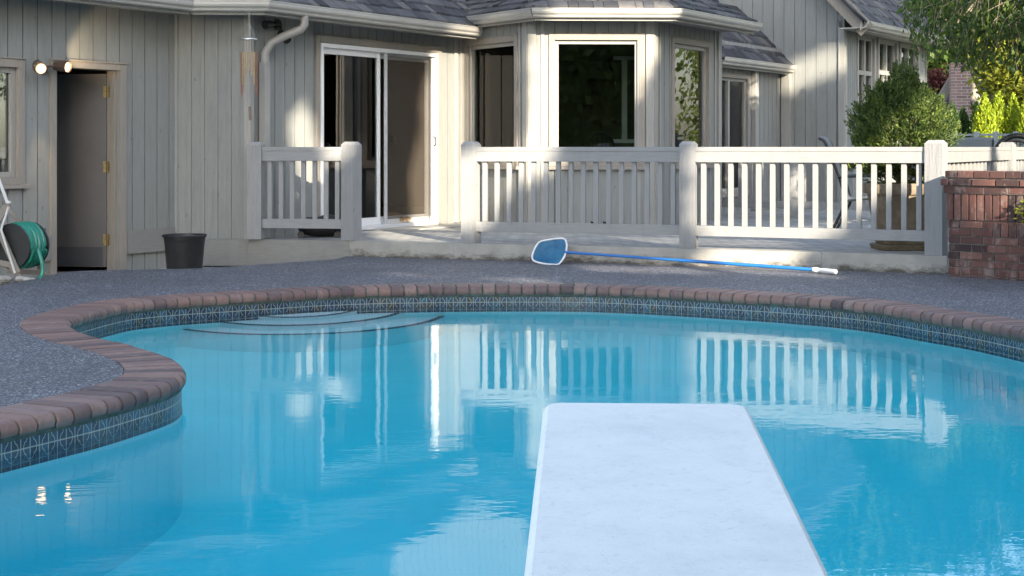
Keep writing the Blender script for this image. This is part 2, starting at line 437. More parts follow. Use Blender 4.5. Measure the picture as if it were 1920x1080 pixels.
def board_mat():
    m = NT('white_gritty_fibreglass'); v = m.coord()
    c = m.ramp(m.noise(v, 3.2, 6, .7), [(.3, (.67, .71, .715)), (.5, (.76, .795, .79)), (.7, (.82, .845, .835))])
    sc_ = m.ramp(m.noise(v, 60, 4, .8), [(.56, (0, 0, 0)), (.74, (.5, .5, .5))])
    c = m.mix(sc_, c, (.48, .50, .55))
    sc2 = m.ramp(m.noise(m.coord((1, .6, 1)), 7, 6, .8), [(.56, (0, 0, 0)), (.75, (.45, .45, .45))])
    c = m.mix(sc2, c, (.50, .53, .60))
    m.base(c, .75, .3); m.bump(m.noise(v, 260, 3), .5, .002); return m.m
M['board'] = board_mat()
def grass_mat():
    m = NT('garden_soil_and_grass'); v = m.coord()
    m.base(m.ramp(m.noise(v, 3, 6, .7), [(.3, (.03, .04, .015)), (.7, (.10, .10, .05))]), .9, .2); return m.m
M['ground'] = grass_mat()
M['concrete'] = plain('bare_concrete', (.30, .29, .27), .9, .25, 4, bump=.5, bs=60)
def tile_mat():
    m = NT('blue_waterline_tile'); tc = m.add('TexCoord'); sp = m.add('SeparateXYZ'); m.l(tc.outputs['UV'], sp.inputs[0])
    u, vv = sp.outputs[0], sp.outputs[1]     # metres along the wall, metres above the centre line
    p = .104; h = p / 2
    um = m.math('SUBTRACT', m.math('MODULO', u, p), h)
    def line(dist, wd): return m.ramp(m.math('ABSOLUTE', dist), [(wd * .6, (1, 1, 1)), (wd, (0, 0, 0))])
    hm = m.math('SUBTRACT', m.math('MODULO', u, h), 0.0)
    hm = m.math('SUBTRACT', h / 2, m.math('ABSOLUTE', m.math('SUBTRACT', m.math('MODULO', u, h), h / 2)))
    gl = m.math('MAXIMUM', line(hm, .0021), line(vv, .0020))
    xx = m.math('DIVIDE', um, .036); yy = m.math('DIVIDE', vv, .046)
    r = m.math('SQRT', m.math('ADD', m.math('MULTIPLY', xx, xx), m.math('MULTIPLY', yy, yy)))
    th = m.math('ARCTAN2', yy, xx)
    rr = m.math('ADD', .80, m.math('MULTIPLY', m.math('POWER', m.math('ABSOLUTE', m.math('COSINE', m.math('MULTIPLY', th, 2.0))), .5), .22))
    q = line(m.math('SUBTRACT', r, rr), .052)
    ln = m.math('MAXIMUM', gl, m.math('MULTIPLY', q, 1.0))
    cv = m.add('CombineXYZ'); m.l(m.math('FLOOR', m.math('DIVIDE', u, h)), cv.inputs[0]); m.l(m.math('FLOOR', m.math('DIVIDE', vv, .06)), cv.inputs[1])
    wn = m.add('TexWhiteNoise', noise_dimensions='2D'); m.l(cv.outputs[0], wn.inputs['Vector'])
    body = m.ramp(wn.outputs['Value'], [(0, (.007, .018, .045)), (.4, (.010, .038, .085)), (.7, (.028, .07, .12)), (.82, (.05, .04, .03)), (.93, (.02, .10, .17)), (1, (.03, .04, .045))])
    nz = m.noise(m.coord((1, 1, 1)), 55, 4, .7); body = m.mix(m.ramp(nz, [(.4, (0, 0, 0)), (.7, (.6, .6, .6))]), body, (.015, .03, .05))
    c = m.mix(m.math('MULTIPLY', ln, .8), body, (.40, .46, .40))
    m.base(c, .28, .6); m.bump(m.math('ADD', m.math('MULTIPLY', ln, -1), m.math('MULTIPLY', nz, .4)), .5, .003); return m.m
M['tile'] = tile_mat()
M['pool'] = plain('pool_plaster', (.62, .97, .98), .8, .03, 2)
M['step'] = plain('step_plaster', (.86, .96, .97), .8, .05, 2)
M['nosing'] = plain('dark_step_tile', (.012, .035, .07), .4, .3, 30)
def water_mat():
    m = NT('pool_water'); v = m.coord((1, 1, 1))
    a = m.noise(m.coord((1.0, 1.5, 1), rot=R(8)), 1.1, 2, .45); b_ = m.noise(m.coord((1, 2.2, 1), rot=R(-14)), 6.5, 2, .5)
    c_ = m.noise(m.coord((1, 1.6, 1)), 26, 1, .5)
    h = m.math('ADD', m.math('MULTIPLY', a, .30), m.math('ADD', m.math('MULTIPLY', b_, .045), m.math('MULTIPLY', c_, .010)))
    bp = m.add('Bump'); bp.inputs['Strength'].default_value = 1.0; bp.inputs['Distance'].default_value = .010; m.l(h, bp.inputs['Height'])
    fr = m.add('Fresnel'); fr.inputs[0].default_value = 1.33; m.l(bp.outputs[0], fr.inputs['Normal'])
    g = m.add('BsdfGlossy'); g.inputs['Roughness'].default_value = 0.012; m.l(bp.outputs[0], g.inputs['Normal'])
    t = m.add('BsdfTransparent'); mx = m.add('MixShader'); m.l(fr.outputs[0], mx.inputs[0]); m.l(t.outputs[0], mx.inputs[1]); m.l(g.outputs[0], mx.inputs[2])
    m.l(mx.outputs[0], m.out.inputs['Surface'])
    va = m.add('VolumeAbsorption'); va.inputs['Color'].default_value = c4((.0, .915, .985)); va.inputs['Density'].default_value = 1.0
    m.l(va.outputs[0], m.out.inputs['Volume']); return m.m
M['water'] = water_mat()

# ------------------------------------------------------------------ pool outline (outer edge of the coping), deck, ground, patio
def G(x, y): p = gnd(x, y); return (p.x, p.y)
outer_key = [q2((-2.60, 3.35)), q2((-2.36, 3.75)), G(0, 763), G(70, 748.7), G(116, 738), G(155, 727.6), G(197, 717), G(225, 706.5), G(232, 696), G(228.7, 685.4), G(211, 673),
             G(176, 660.7), G(140.7, 650), G(98.5, 641), G(66.8, 630.8), G(45.7, 620), G(37, 606), G(52.8, 594.6), G(84.4, 585), G(140.7, 572), G(190, 563), G(281.5, 554.5),
             G(387, 548.2), G(487, 542.5), G(581, 537.3), G(706, 533.3), G(900, 531), G(1087, 531.2), G(1200, 534.3), G(1306, 539), G(1400, 544), G(1500, 549.7), G(1600, 556.7), G(1700, 567),
             G(1800, 581.7), G(1920, 600)] + [q2(p) for p in ((3.58, 5.1), (3.75, 4.1), (3.55, 3.0), (2.9, 2.0), (1.8, 1.35), (.4, 1.1), (-1.0, 1.25), (-2.1, 1.75), (-2.7, 2.5))]
def catmull(K, closed=True, sub=12):
    out = []; n = len(K)
    for i in range(n if closed else n - 1):
        p0, p1, p2, p3 = (Vector(K[(i + j) % n]) if closed else Vector(K[min(max(i + j, 0), n - 1)]) for j in (-1, 0, 1, 2))
        for k in range(sub):
            t = k / sub
            # centripetal-ish: plain uniform is fine for these spacings
            out.append(.5 * ((2 * p1) + (-p0 + p2) * t + (2 * p0 - 5 * p1 + 4 * p2 - p3) * t * t + (-p0 + 3 * p1 - 3 * p2 + p3) * t ** 3))
    if not closed: out.append(Vector(K[-1]))
    return out
def resample(P, step):
    P = P + [P[0]]; L = [0]
    for a, b in zip(P, P[1:]): L.append(L[-1] + (b - a).length)
    n = int(L[-1] / step); out = []; j = 0
    for i in range(n):
        s = L[-1] * i / n
        while L[j + 1] < s: j += 1
        out.append(P[j].lerp(P[j + 1], (s - L[j]) / max(1e-9, L[j + 1] - L[j])))
    return out
def smoothpts(P, it):
    for _ in range(it): P = [(P[i - 1] + P[i] * 2 + P[(i + 1) % len(P)]) / 4 for i in range(len(P))]
    return P
def normals(P):   # towards the pool (the outline runs clockwise seen from above here)
    n = len(P); out = []
    area = sum(P[i].x * P[(i + 1) % n].y - P[(i + 1) % n].x * P[i].y for i in range(n))
    sg = 1 if area > 0 else -1
    for i in range(n):
        d = (P[(i + 1) % n] - P[i - 1]).normalized(); out.append(Vector((-d.y, d.x)) * sg)
    return out
OUT = smoothpts(resample(catmull(outer_key), .025), 20)
NRM = normals(OUT)
COPW = .30
INN = [p + n * COPW for p, n in zip(OUT, NRM)]
def off(d): return [p + n * d for p, n in zip(OUT, NRM)]

K = [(-1.63, 9.61), (-.571, 9.35), (1.575, 8.86), (2.755, 8.55), (3.735, 8.25)]      # curb front line
K = [q2(k) for k in K]
deck_out = [(-4.04, 7.58), (-3.97, 7.9), (-3.93, 8.3), (-3.84, 8.47), (-3.46, 8.55), (-2.78, 8.66), (-2.41, 8.90), (-1.72, 9.36), (-1.64, 9.7), (-.5, 9.45), (1.6, 8.96), (2.8, 8.65), (3.7, 8.40), (9, 7.2), (10, -5), (-9, -5), (-9, 6.0), (-5.2, 7.0)]
deck_out = [q2(k) for k in deck_out]
def sheet(name, outer, holes, z, mat, kind='structure'):
    loops = [[Vector((p[0], p[1], 0)) for p in outer]] + [[Vector((p[0], p[1], 0)) for p in h] for h in holes]
    tri = tessellate_polygon(loops); vs = [v for l in loops for v in l]
    me = bpy.data.meshes.new(name); me.from_pydata([(v.x, v.y, z) for v in vs], [], [tuple(t) for t in tri])
    bm = bmesh.new(); bm.from_mesh(me); bmesh.ops.recalc_face_normals(bm, faces=bm.faces[:])
    for f in bm.faces:
        if f.normal.z < 0: f.normal_flip()
    bm.to_mesh(me); bm.free()
    me.materials.append(mat); o = bpy.data.objects.new(name, me); col.objects.link(o)
    if kind: o['kind'] = kind
    return o
sub = OUT[::2]
sheet('pool_deck', deck_out, [sub], -.002, M['deck'])
sk = MB()
for i in range(len(deck_out)):
    a, b = deck_out[i], deck_out[(i + 1) % len(deck_out)]
    sk.quad((a[0], a[1], -.0025), (b[0], b[1], -.0025), (b[0], b[1], -.2), (a[0], a[1], -.2))
sk.build('deck_edge', M['concrete']); bpy.data.objects['deck_edge']['kind'] = 'structure'
sheet('ground', [(-200, -200), (200, -200), (200, 300), (-200, 300)], [deck_out], -.14, M['ground'])
sheet('side_path', [q2(p) for p in ((-9, 6.1), (-5.3, 7.1), (-4.1, 7.7), (-3.99, 8.3), (-3.86, 8.52), (-3.46, 8.6), (-2.78, 8.71), (-2.41, 8.95), (-1.72, 9.42), (-1.7, 9.9), (-4, 10.6), (-9, 9))], [], -.132, M['concrete'])

# coping bricks
mb = MB(5); mo = MB(6)
nO = len(OUT)
mid = [p + n * COPW * .62 for p, n in zip(OUT, NRM)]
cum = [0]
for i in range(nO): cum.append(cum[-1] + (mid[(i + 1) % nO] - mid[i]).length)
NB = int(round(cum[-1] / .104)); idx = []; j = 0
for k in range(NB * 6):
    s = cum[-1] * k / (NB * 6)
    while cum[j + 1] < s: j += 1
    idx.append(j + (s - cum[j]) / (cum[j + 1] - cum[j]))
def OP(f, d, z):
    i = int(f) % nO; t = f - int(f); a = OUT[i] + NRM[i] * d; b = OUT[(i + 1) % nO] + NRM[(i + 1) % nO] * d; p = a.lerp(b, t)
    return (p.x, p.y, z)
def nose(rad, dz=0, inset=0):
    pr = [(0.004, -.060), (0.004, 0 + dz), (.08, dz), (.17, dz), (COPW - .042 - inset, dz)]
    for a in (15, 32, 50, 68, 90, 112, 135, 160):
        pr.append((COPW - .042 - inset + (.042) * math.sin(R(a)), -.040 + (.040 + dz) * math.cos(R(a))))
    pr.append((COPW - .042 - inset, -.080 - dz))
    return pr
PR = nose(.03)
for k in range(NB):
    t = mb.tint(); dz = mb.r.uniform(-.0022, .0022); di = mb.r.uniform(-.003, .003); rows = []
    for q in (0.30, .5, 1.5, 3, 4.5, 5.5, 5.70):
        f = idx[(k * 6 + int(q)) % len(idx)]; f2 = idx[(k * 6 + int(q) + 1) % len(idx)]
        if f2 < f: f2 += nO
        ff = f + (f2 - f) * (q - int(q))
        shr = .0035 if q in (.30, 5.70) else 0
        rows.append([OP(ff, d + di - (shr if d > .26 else 0) + (shr if d < .01 else 0), z + dz - (shr if z > -.03 else -shr)) for d, z in PR])
    b = len(mb.v); m_ = len(PR)
    for r_ in rows: mb.v += r_
    for i in range(len(rows) - 1):
        for a in range(m_):
            a2 = (a + 1) % m_; mb.f.append((b + i * m_ + a, b + i * m_ + a2, b + (i + 1) * m_ + a2, b + (i + 1) * m_ + a)); mb.t.append(t)
    mb.f.append(tuple(b + a for a in range(m_))); mb.t.append(t); e = b + (len(rows) - 1) * m_
    mb.f.append(tuple(e + a for a in reversed(range(m_)))); mb.t.append(t)
cop = mb.build('pool_coping', M['coping'], smooth=True); cop['kind'] = 'structure'
PRm = [(d - (.006 if d > .2 else -.006 if d < .01 else 0), z - (.006 if z > -.03 else -.004)) for d, z in PR]
b0 = 0
for i in range(0, nO, 1):
    for d, z in PRm: mo.v.append(OP(i, d, z))
m_ = len(PRm)
for i in range(nO):
    for a in range(m_ - 1):
        mo.f.append((i * m_ + a, i * m_ + a + 1, ((i + 1) % nO) * m_ + a + 1, ((i + 1) % nO) * m_ + a)); mo.t.append(.5)
mo.build('coping_mortar', M['mortar_green'], smooth=True)['kind'] = 'structure'

# tile band with its own UVs in metres
def ring(name, d, z0, z1, mat, zc=None, d1=None):
    r = MB(); r.uv = []; L = 0; A = off(d); B = off(d1 if d1 is not None else d); n = len(A); acc = [0]
    for i in range(n): acc.append(acc[-1] + (A[(i + 1) % n] - A[i]).length)
    k = round(acc[-1] / .104) * .104 / acc[-1]
    for i in range(n):
        j = (i + 1) % n
        r.quad((A[i].x, A[i].y, z0), (A[j].x, A[j].y, z0), (B[j].x, B[j].y, z1), (B[i].x, B[i].y, z1), .5)
        c = zc if zc is not None else 0
        r.uv.append([(acc[i] * k, z0 - c), (acc[i + 1] * k, z0 - c), (acc[i + 1] * k, z1 - c), (acc[i] * k, z1 - c)])
    o = r.build(name, mat, smooth='all', fixn=False); o['kind'] = 'structure'; return o
WZ = -.152
ring('waterline_tile', COPW - .022, -.20, -.055, M['tile'], zc=-.124)
ring('tile_grout_ledge', COPW - .024, -.088, -.060, M['mortar_green'], d1=COPW - .008)
ring('pool_wall', COPW - .018, -1.5, -.199, M['pool'])
# pool floor sheet: shallow at the far end, deeper under the diving board
fl = MB(); NX, NY = 40, 50
def fz(x, y):
    t = min(1, max(0, (6.9 - y / Q) / 4.6)); t = t * t * (3 - 2 * t)
    return WZ - .20 - .62 * t
for j in range(NY + 1):
    for i in range(NX + 1):
        x = -3.6 + 8 * i / NX; y = (.5 + 7.8 * j / NY) * Q; fl.v.append((x, y, fz(x, y)))
for j in range(NY):
    for i in range(NX): a = j * (NX + 1) + i; fl.f.append((a, a + 1, a + NX + 2, a + NX + 1)); fl.t.append(.5)
fl.build('pool_floor', M['pool'], smooth='all', fixn=False)['kind'] = 'structure'
wm = MB(); wp = off(COPW - .10)[::3]; wm.prism([(p.x, p.y) for p in wp], -1.4, WZ, .5)
wo = wm.build('water', M['water']); wo['kind'] = 'structure'
# entry steps
cx, cy = -1.66, 7.62 * Q
for k, (ra, rb, dp) in enumerate(((.50, .51 * Q, .020), (.82, .70 * Q, .045), (1.14, .86 * Q, .08))):
    st = MB(k); no = MB(k)
    ells = lambda q, z: [(cx + (ra + q) * math.cos(a), cy + (rb + q) * math.sin(a)) for a in [2 * math.pi * i / 72 for i in range(72)]]
    st.prism(ells(0, 0), WZ - .95, WZ - dp, .5); st.build('pool_step', M['step'], smooth=True)['kind'] = 'structure'
    A, B = ells(.004, 0), ells(-.042, 0)
    for i in range(72):
        j = (i + 1) % 72; z = WZ - dp + .003
        no.quad((A[i][0], A[i][1], z), (A[j][0], A[j][1], z), (B[j][0], B[j][1], z), (B[i][0], B[i][1], z), .5)
        no.quad((A[i][0], A[i][1], z), (A[j][0], A[j][1], z), (A[j][0], A[j][1], z - .003), (A[i][0], A[i][1], z - .003), .5)
    no.build('step_nosing', M['nosing'], fixn=False)['kind'] = 'structure'

# patio
sheet('patio_paving', [q2((-2.66, 9.84))] + [(k[0] - .02, k[1] + .13) for k in K] + [q2(p) for p in ((4.1, 8.65), (5.5, 10.3), (9.5, 14.6), (9, 18), (5.5, 17), (3.5, 16.5), (2, 14), (-1.2, 13.2), (-2.9, 10.2))], [], .15, M['pavers'])
pf = MB()
pp = [q2((-2.62, 9.9))] + [(k[0], k[1] + .15) for k in K] + [q2(p) for p in ((4.08, 8.68), (5.48, 10.35), (9.48, 14.65))]
for a, b in zip(pp, pp[1:]): pf.quad((a[0], a[1], -.14), (b[0], b[1], -.14), (b[0], b[1], .149), (a[0], a[1], .149))
pf.build('patio_foundation', M['concrete'])['kind'] = 'structure'
cb = MB(3)
KK = [Vector(k) for k in K] ; KB = [Vector((k[0] + .05, k[1] + .20)) for k in K]
for i in range(len(KK) - 1):
    a, b, c, d = KK[i], KK[i + 1], KB[i + 1], KB[i]
    g = .002 if i else 0
    cb.hexa([(a.x + g, a.y, -.03), (b.x, b.y, -.03), (c.x, c.y, -.03), (d.x + g, d.y, -.03), (a.x + g, a.y, .154), (b.x, b.y, .154), (c.x, c.y, .154), (d.x + g, d.y, .154)])
cb.build('patio_curb', M['curb'])['kind'] = 'structure'

# ------------------------------------------------------------------ the house
A46 = qa(46.5)
CL = (-3.427, 9.79); CR = (-2.687, 9.81); IB = (-.60, 12.01); B1 = (.188, 11.26); B2 = (1.664, 11.30); B3 = (2.68, 12.37)
CL, CR, IB, B1, B2, B3 = (q2(p) for p in (CL, CR, IB, B1, B2, B3))
DW = Vector((math.cos(A46), math.sin(A46))); NW = Vector((-DW.y, DW.x))
F_left = Fr(CL, ang=A46); F_ret = Fr(CL, CR); F_sl = Fr(CR, ang=A46); F_sl.L = (Vector(IB) - Vector(CR)).length
F_bl = Fr(IB, B1); F_bc = Fr(B1, B2); F_br = Fr(B2, B3)
G2 = Vector(q2((5.02, 14.5))); gdir = NW
F_gab = Fr(tuple(G2 + gdir * 4.4), tuple(G2)); R1 = G2 + gdir * 1.0
F_rec = Fr(tuple(R1 - DW * 2.6), tuple(R1)); F_wing = Fr(tuple(G2), ang=A46)
house = thing('house', (0, 12 * Q, 0), 'grey wood-sided house with an angled bay, sliding door and shake roofs beyond the pool', 'house')

def rects(s0, s1, z0, z1, ops):
    cuts = sorted({s0, s1} | {v for o in ops for v in o[:2] if s0 < v < s1}); out = []
    for a, b in zip(cuts, cuts[1:]):
        m = (a + b) / 2; zz = [(z0, z1)]
        for o in ops:
            if o[0] < m < o[1]:
                nz = []
                for p, q in zz:
                    if o[2] > p: nz.append((p, min(q, o[2])))
                    if o[3] < q: nz.append((max(p, o[3]), q))
                zz = [x for x in nz if x[1] - x[0] > 1e-4]
        out += [(a, b, p, q) for p, q in zz]
    return out
def wall(F, s0, s1, z0, z1, ops=(), bw=.17, seed=0, top=None, gap=.012, batten=False, phase=0):
    mb = MB(seed)
    for a, b, p, q in rects(s0, s1, z0, z1, ops):
        if top: mb.box(F, a, b, -.13, -.026, p, top(a) if q == z1 else q, .5, z1b=top(b) if q == z1 else q)
        else: mb.box(F, a, b, -.13, -.026, p, q, .5)
    x = s0 + phase
    if phase: x -= bw
    while x < s1 - .02:
        a, b = max(x + gap / 2, s0), min(x + bw - gap / 2, s1); t = mb.tint()
        if b - a > .01:
            for aa, bb, p, q in rects(a, b, z0, z1, ops):
                if top and q == z1: mb.box(F, aa, bb, -.0255, 0, p, top(aa), t, z1b=top(bb))
                else: mb.box(F, aa, bb, -.0255, 0, p, q, t)
                if batten and aa == a: mb.box(F, aa - .018, aa + .018, .0005, .016, p, (top(aa) if top and q == z1 else q), t)
        x += bw
    return mb.build('wall', M['siding'], house)
def window(F, s0, s1, z0, z1, trim=.07, sash=.045, mull=(), sill=True, glassmat=None, bars=(), tm='trim', sm='trim_light', inset=.05):
    """s0..z1: outer edges of the surround"""
    t = MB(7)
    t.box(F, s0, s0 + trim, -.10, .022, z0, z1); t.box(F, s1 - trim, s1, -.10, .022, z0, z1)
    t.box(F, s0 + trim, s1 - trim, -.10, .024, z1 - trim, z1); t.box(F, s0 + trim, s1 - trim, -.10, .024, z0, z0 + trim * .8)
    t.box(F, s0 - .012, s1 + .012, .0005, .034, z1 + .001, z1 + .014)
    wn = t.build('window', M[tm], house, bevel=.003)
    f = MB(8); a, b, c, d = s0 + trim + .001, s1 - trim - .001, z0 + trim * .8 + .001, z1 - trim - .001
    f.box(F, a, a + sash, -.085, -.02, c, d); f.box(F, b - sash, b, -.085, -.02, c, d)
    f.box(F, a + sash, b - sash, -.085, -.022, d - sash, d); f.box(F, a + sash, b - sash, -.085, -.022, c, c + sash)
    for mu in mull: f.box(F, mu - .03, mu + .03, -.085, -.010, c + sash, d - sash)
    for br in bars: f.box(F, a + sash, b - sash, -.083, -.014, br - .035, br + .035)
    f.build('sash', M[sm], wn, bevel=.003)
    g = MB(9); g.box(F, a + sash * .5, b - sash * .5, -.058, -.052, c + sash * .5, d - sash * .5); g.build('pane', glassmat or M['glass'], wn)
    if sill:
        s_ = MB(10); s_.box(F, s0 - .03, s1 + .03, -.02, .055, z0 - .04, z0 - .001); s_.build('sill', M[tm], wn, bevel=.004)
    return (s0 + trim * .5, s1 - trim * .5, z0 + .01, z1 - trim * .5)

# --- left wall with window and open door
zf = -.14; E1 = EYE + 1.36
dl0 = F_left.s_px(104); dl1 = F_left.s_px(223); dzt = F_left.z_px(F_left.s_px(160), 129)
wl1 = F_left.s_px(44); wlt = F_left.z_px(wl1, 112); wlb = F_left.z_px(wl1, 345)
op = [window(F_left, wl1 - 1.3, wl1, wlb, wlt, .075, .05)]
wall(F_left, -4.4, 0, zf, E1 + .05, op + [(dl0, dl1, -1, dzt)], .172, 1)
dr = MB(2)
dr.box(F_left, dl0 - .075, dl0 - .001, -.13, .022, zf, dzt + .075); dr.box(F_left, dl1 + .001, dl1 + .085, -.13, .022, zf, dzt + .075); dr.box(F_left, dl0, dl1, -.13, .024, dzt + .001, dzt + .075)
dr.box(F_left, dl1 - .032, dl1, -.13, -.03, zf, dzt); dr.box(F_left, dl0, dl0 + .02, -.13, -.03, zf, dzt); dr.box(F_left, dl0 - .09, dl1 + .1, .0245, .036, dzt + .062, dzt + .08)
door = dr.build('entry_door', M['trim'], house, bevel=.003)
hs = F_left.P(dl1 - .04, -.12, 0); FD = Fr((hs.x - .80, hs.y + .10), (hs.x, hs.y))
df = MB(3); df.box(FD, 0, .80, -.04, 0, -.08, dzt - .03); df.build('door_leaf', M['leaf_door'], door, bevel=.002)
dk = MB(3); dk.box(FD, .02, .765, .0005, .003, -.07, .115); dk.build('kick_plate', M['kick'], door)
for y in (172, 313, 450):
    hz = EYE - (y - HY) / FPX * hs.y
    hb = MB(1); hb.box(FD, .768, .797, .0005, .004, hz - .055, hz + .055); hb.tube([(hs.x + .006, hs.y - .006, hz - .057), (hs.x + .006, hs.y - .006, hz + .057)], .0075, 8)
    hb.box(F_left, dl1 - .0355, dl1 - .0325, -.128, -.09, hz - .055, hz + .055); hb.build('hinge', M['brass'], door)
# dark room behind
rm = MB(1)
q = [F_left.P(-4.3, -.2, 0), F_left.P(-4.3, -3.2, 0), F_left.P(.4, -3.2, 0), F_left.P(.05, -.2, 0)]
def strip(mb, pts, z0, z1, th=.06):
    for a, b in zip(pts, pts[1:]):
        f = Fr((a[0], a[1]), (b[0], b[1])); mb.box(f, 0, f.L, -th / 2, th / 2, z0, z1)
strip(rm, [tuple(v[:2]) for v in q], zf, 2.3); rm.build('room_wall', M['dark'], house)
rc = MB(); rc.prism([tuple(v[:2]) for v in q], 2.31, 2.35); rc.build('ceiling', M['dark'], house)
# base boards of the left part
bbm = MB(2)
sA = F_left.s_px(236); zA = F_left.z_px(sA, 432); zB = F_left.z_px(sA, 476)
bbm.box(F_left, sA, -.06, .0005, .035, zB, zA)
bbm.box(F_left, -4.3, dl0 - .078, .0005, .035, zB, zA)
z447 = .154
bbm.box(F_ret, .03, F_ret.L + .02, .0005, .06, -.115, z447)
fs = Fr((CR[0] + .005, CR[1] - .075), (K[0][0], K[0][1]))
bbm.box(fs, .0, fs.L - .003, -.04, .0, -.115, z447, z0b=-.03)
bbm.build('skirt_board', M['skirt'], house)
# --- return wall
wall(F_ret, 0, F_ret.L, zf, E1 + .05, [], .135, 3, gap=.006, batten=True)
def cbds(*A):
    for a in A:
        q_ = MB(4); q_.box(*a); q_.build('corner_board', M['trim_light'], house, bevel=.003)
cbds((F_ret, F_ret.L - .05, F_ret.L + .022, .0005, .024, z447, E1), (F_sl, -.005, .055, .0005, .024, .16, E1), (F_sl, F_sl.L - .11, F_sl.L - .02, .0005, .03, .16, E1), (F_sl, F_sl.L - .24, F_sl.L - .17, .0005, .022, .16, E1))
# --- sliding door wall
s0, zt = F_sl.sz(598, 80); s1, _ = F_sl.sz(818, 101); fl0 = .155
op = [(s0 - .05, s1 + .05, -1, zt + .03)]
wall(F_sl, 0, F_sl.L, 0, E1 + .05, op, .165, 4, phase=.08)
tr = MB(1); tr.box(F_sl, s0 - .075, s0 - .004, -.10, .025, .16, zt + .075); tr.box(F_sl, s1 + .004, s1 + .085, -.10, .025, .16, zt + .075); tr.box(F_sl, s0 - .004, s1 + .004, -.10, .027, zt + .004, zt + .075)
tr.box(F_sl, s0 - .09, s1 + .1, .0275, .04, zt + .066, zt + .082)
slid = tr.build('sliding_door', M['trim'], house, bevel=.003)
fr_ = MB(2); fw = .045
fr_.box(F_sl, s0, s0 + fw, -.12, .035, fl0, zt); fr_.box(F_sl, s1 - fw, s1, -.12, .035, fl0, zt); fr_.box(F_sl, s0 + fw, s1 - fw, -.12, .033, zt - fw, zt); fr_.box(F_sl, s0 + fw, s1 - fw, -.12, .045, fl0, fl0 + .045)
fr_.build('door_frame', M['vinyl'], slid, bevel=.003)
sm_, _ = F_sl.sz(713, 200)
p1 = MB(3)
for a, b, o in ((s0 + fw + .001, sm_ + .03, -.02), (sm_ - .025, s1 - fw - .001, -.075)):
    p1.box(F_sl, a, a + .05, o - .035, o, fl0 + .046, zt - fw - .001); p1.box(F_sl, b - .05, b, o - .035, o, fl0 + .046, zt - fw - .001)
    p1.box(F_sl, a + .05, b - .05, o - .034, o - .001, zt - fw - .065, zt - fw - .001); p1.box(F_sl, a + .05, b - .05, o - .034, o - .001, fl0 + .046, fl0 + .13)
p1.build('door_sash', M['vinyl'], slid, bevel=.003)
g = MB(4); g.box(F_sl, s0 + fw + .03, sm_ + .01, -.042, -.036, fl0 + .1, zt - fw - .03)
g.build('pane', M['glass'], slid)
g = MB(4); g.box(F_sl, sm_ + .16, s1 - fw - .03, -.0115, -.0105, fl0 + .1, zt - fw - .03); g.build('insect_screen', M['screen'], slid)
g = MB(4); sh0 = F_sl.s_px(722)
g.box(F_sl, sh0, sh0 + .04, -.018, .006, fl0 + .046, zt - fw - .001); g.box(F_sl, s1 - fw - .055, s1 - fw - .001, -.018, .004, fl0 + .046, zt - fw - .001)
g.build('screen_frame', M['greypl'], slid, bevel=.002)
for x, y in ((734, 262), (812, 265)):
    a, z = F_sl.sz(x, y); g = MB(); g.tube([F_sl.P(a, .005, z - .06), F_sl.P(a, .04, z - .045), F_sl.P(a, .045, z), F_sl.P(a, .04, z + .045), F_sl.P(a, .005, z + .06)], .008, 8); g.build('handle', M['blackm'], slid, smooth=True)
th = MB(); th.box(F_sl, s0 - .02, s1 + .05, -.1, .09, .1505, .154, t=.5); th.build('threshold', M['blackm'], slid)
# --- bay
EB = EYE + 1.50
def W4(F, x0, x1, yt, yb, **k):
    a = F.s_px(x0); b = F.s_px(x1); m = (a + b) / 2
    xm = (x0 + x1) / 2
    return window(F, a, b, F.z_px(m, yb), F.z_px(m, yt), **k)
mL = (F_bl.s_px(872), F_bl.s_px(971))
zwt = F_bc.z_px(.7, 64); zwb = F_bc.z_px(.7, 312)
opL = window(F_bl, F_bl.s_px(874), F_bl.s_px(972), zwb, zwt, glassmat=M['glass_low'])
opC = window(F_bc, F_bc.s_px(1029), F_bc.s_px(1209), zwb, zwt)
opR = window(F_br, F_br.s_px(1258), F_br.s_px(1331), zwb, zwt)
wall(F_bl, 0, F_bl.L, 0, EB, [opL], .15, 5)
wall(F_bc, 0, F_bc.L, 0, EB, [opC], .157, 6)
wall(F_br, 0, F_br.L, 0, EB, [opR], .15, 7)
for F in (F_bl, F_bc, F_br):
    lo = .03 if F is F_bl else -.006
    cbds((F, lo, .09, .0005, .024, .16, EB - .002), (F, F.L - .09, F.L + .006, .0005, .024, .16, EB - .002), (F, .15, .19, .0005, .014, .16, EB - .002), (F, F.L - .19, F.L - .15, .0005, .014, .16, EB - .002))
for x in (1115, 1138):
    vt = MB(); a, z = F_bc.sz(x, 419); vt.box(F_bc, a - .038, a + .038, -.005, .003, z - .02, z + .02)
    vt.box(F_bc, a - .046, a - .038, .0005, .007, z - .028, z + .028); vt.box(F_bc, a + .038, a + .046, .0005, .007, z - .028, z + .028)
    vt.build('crawl_vent', M['vent'], house)
F_bs = Fr(B3, q2((2.45, 13.9))); wall(F_bs, 0, F_bs.L, 0, EB, [], .15, 8)
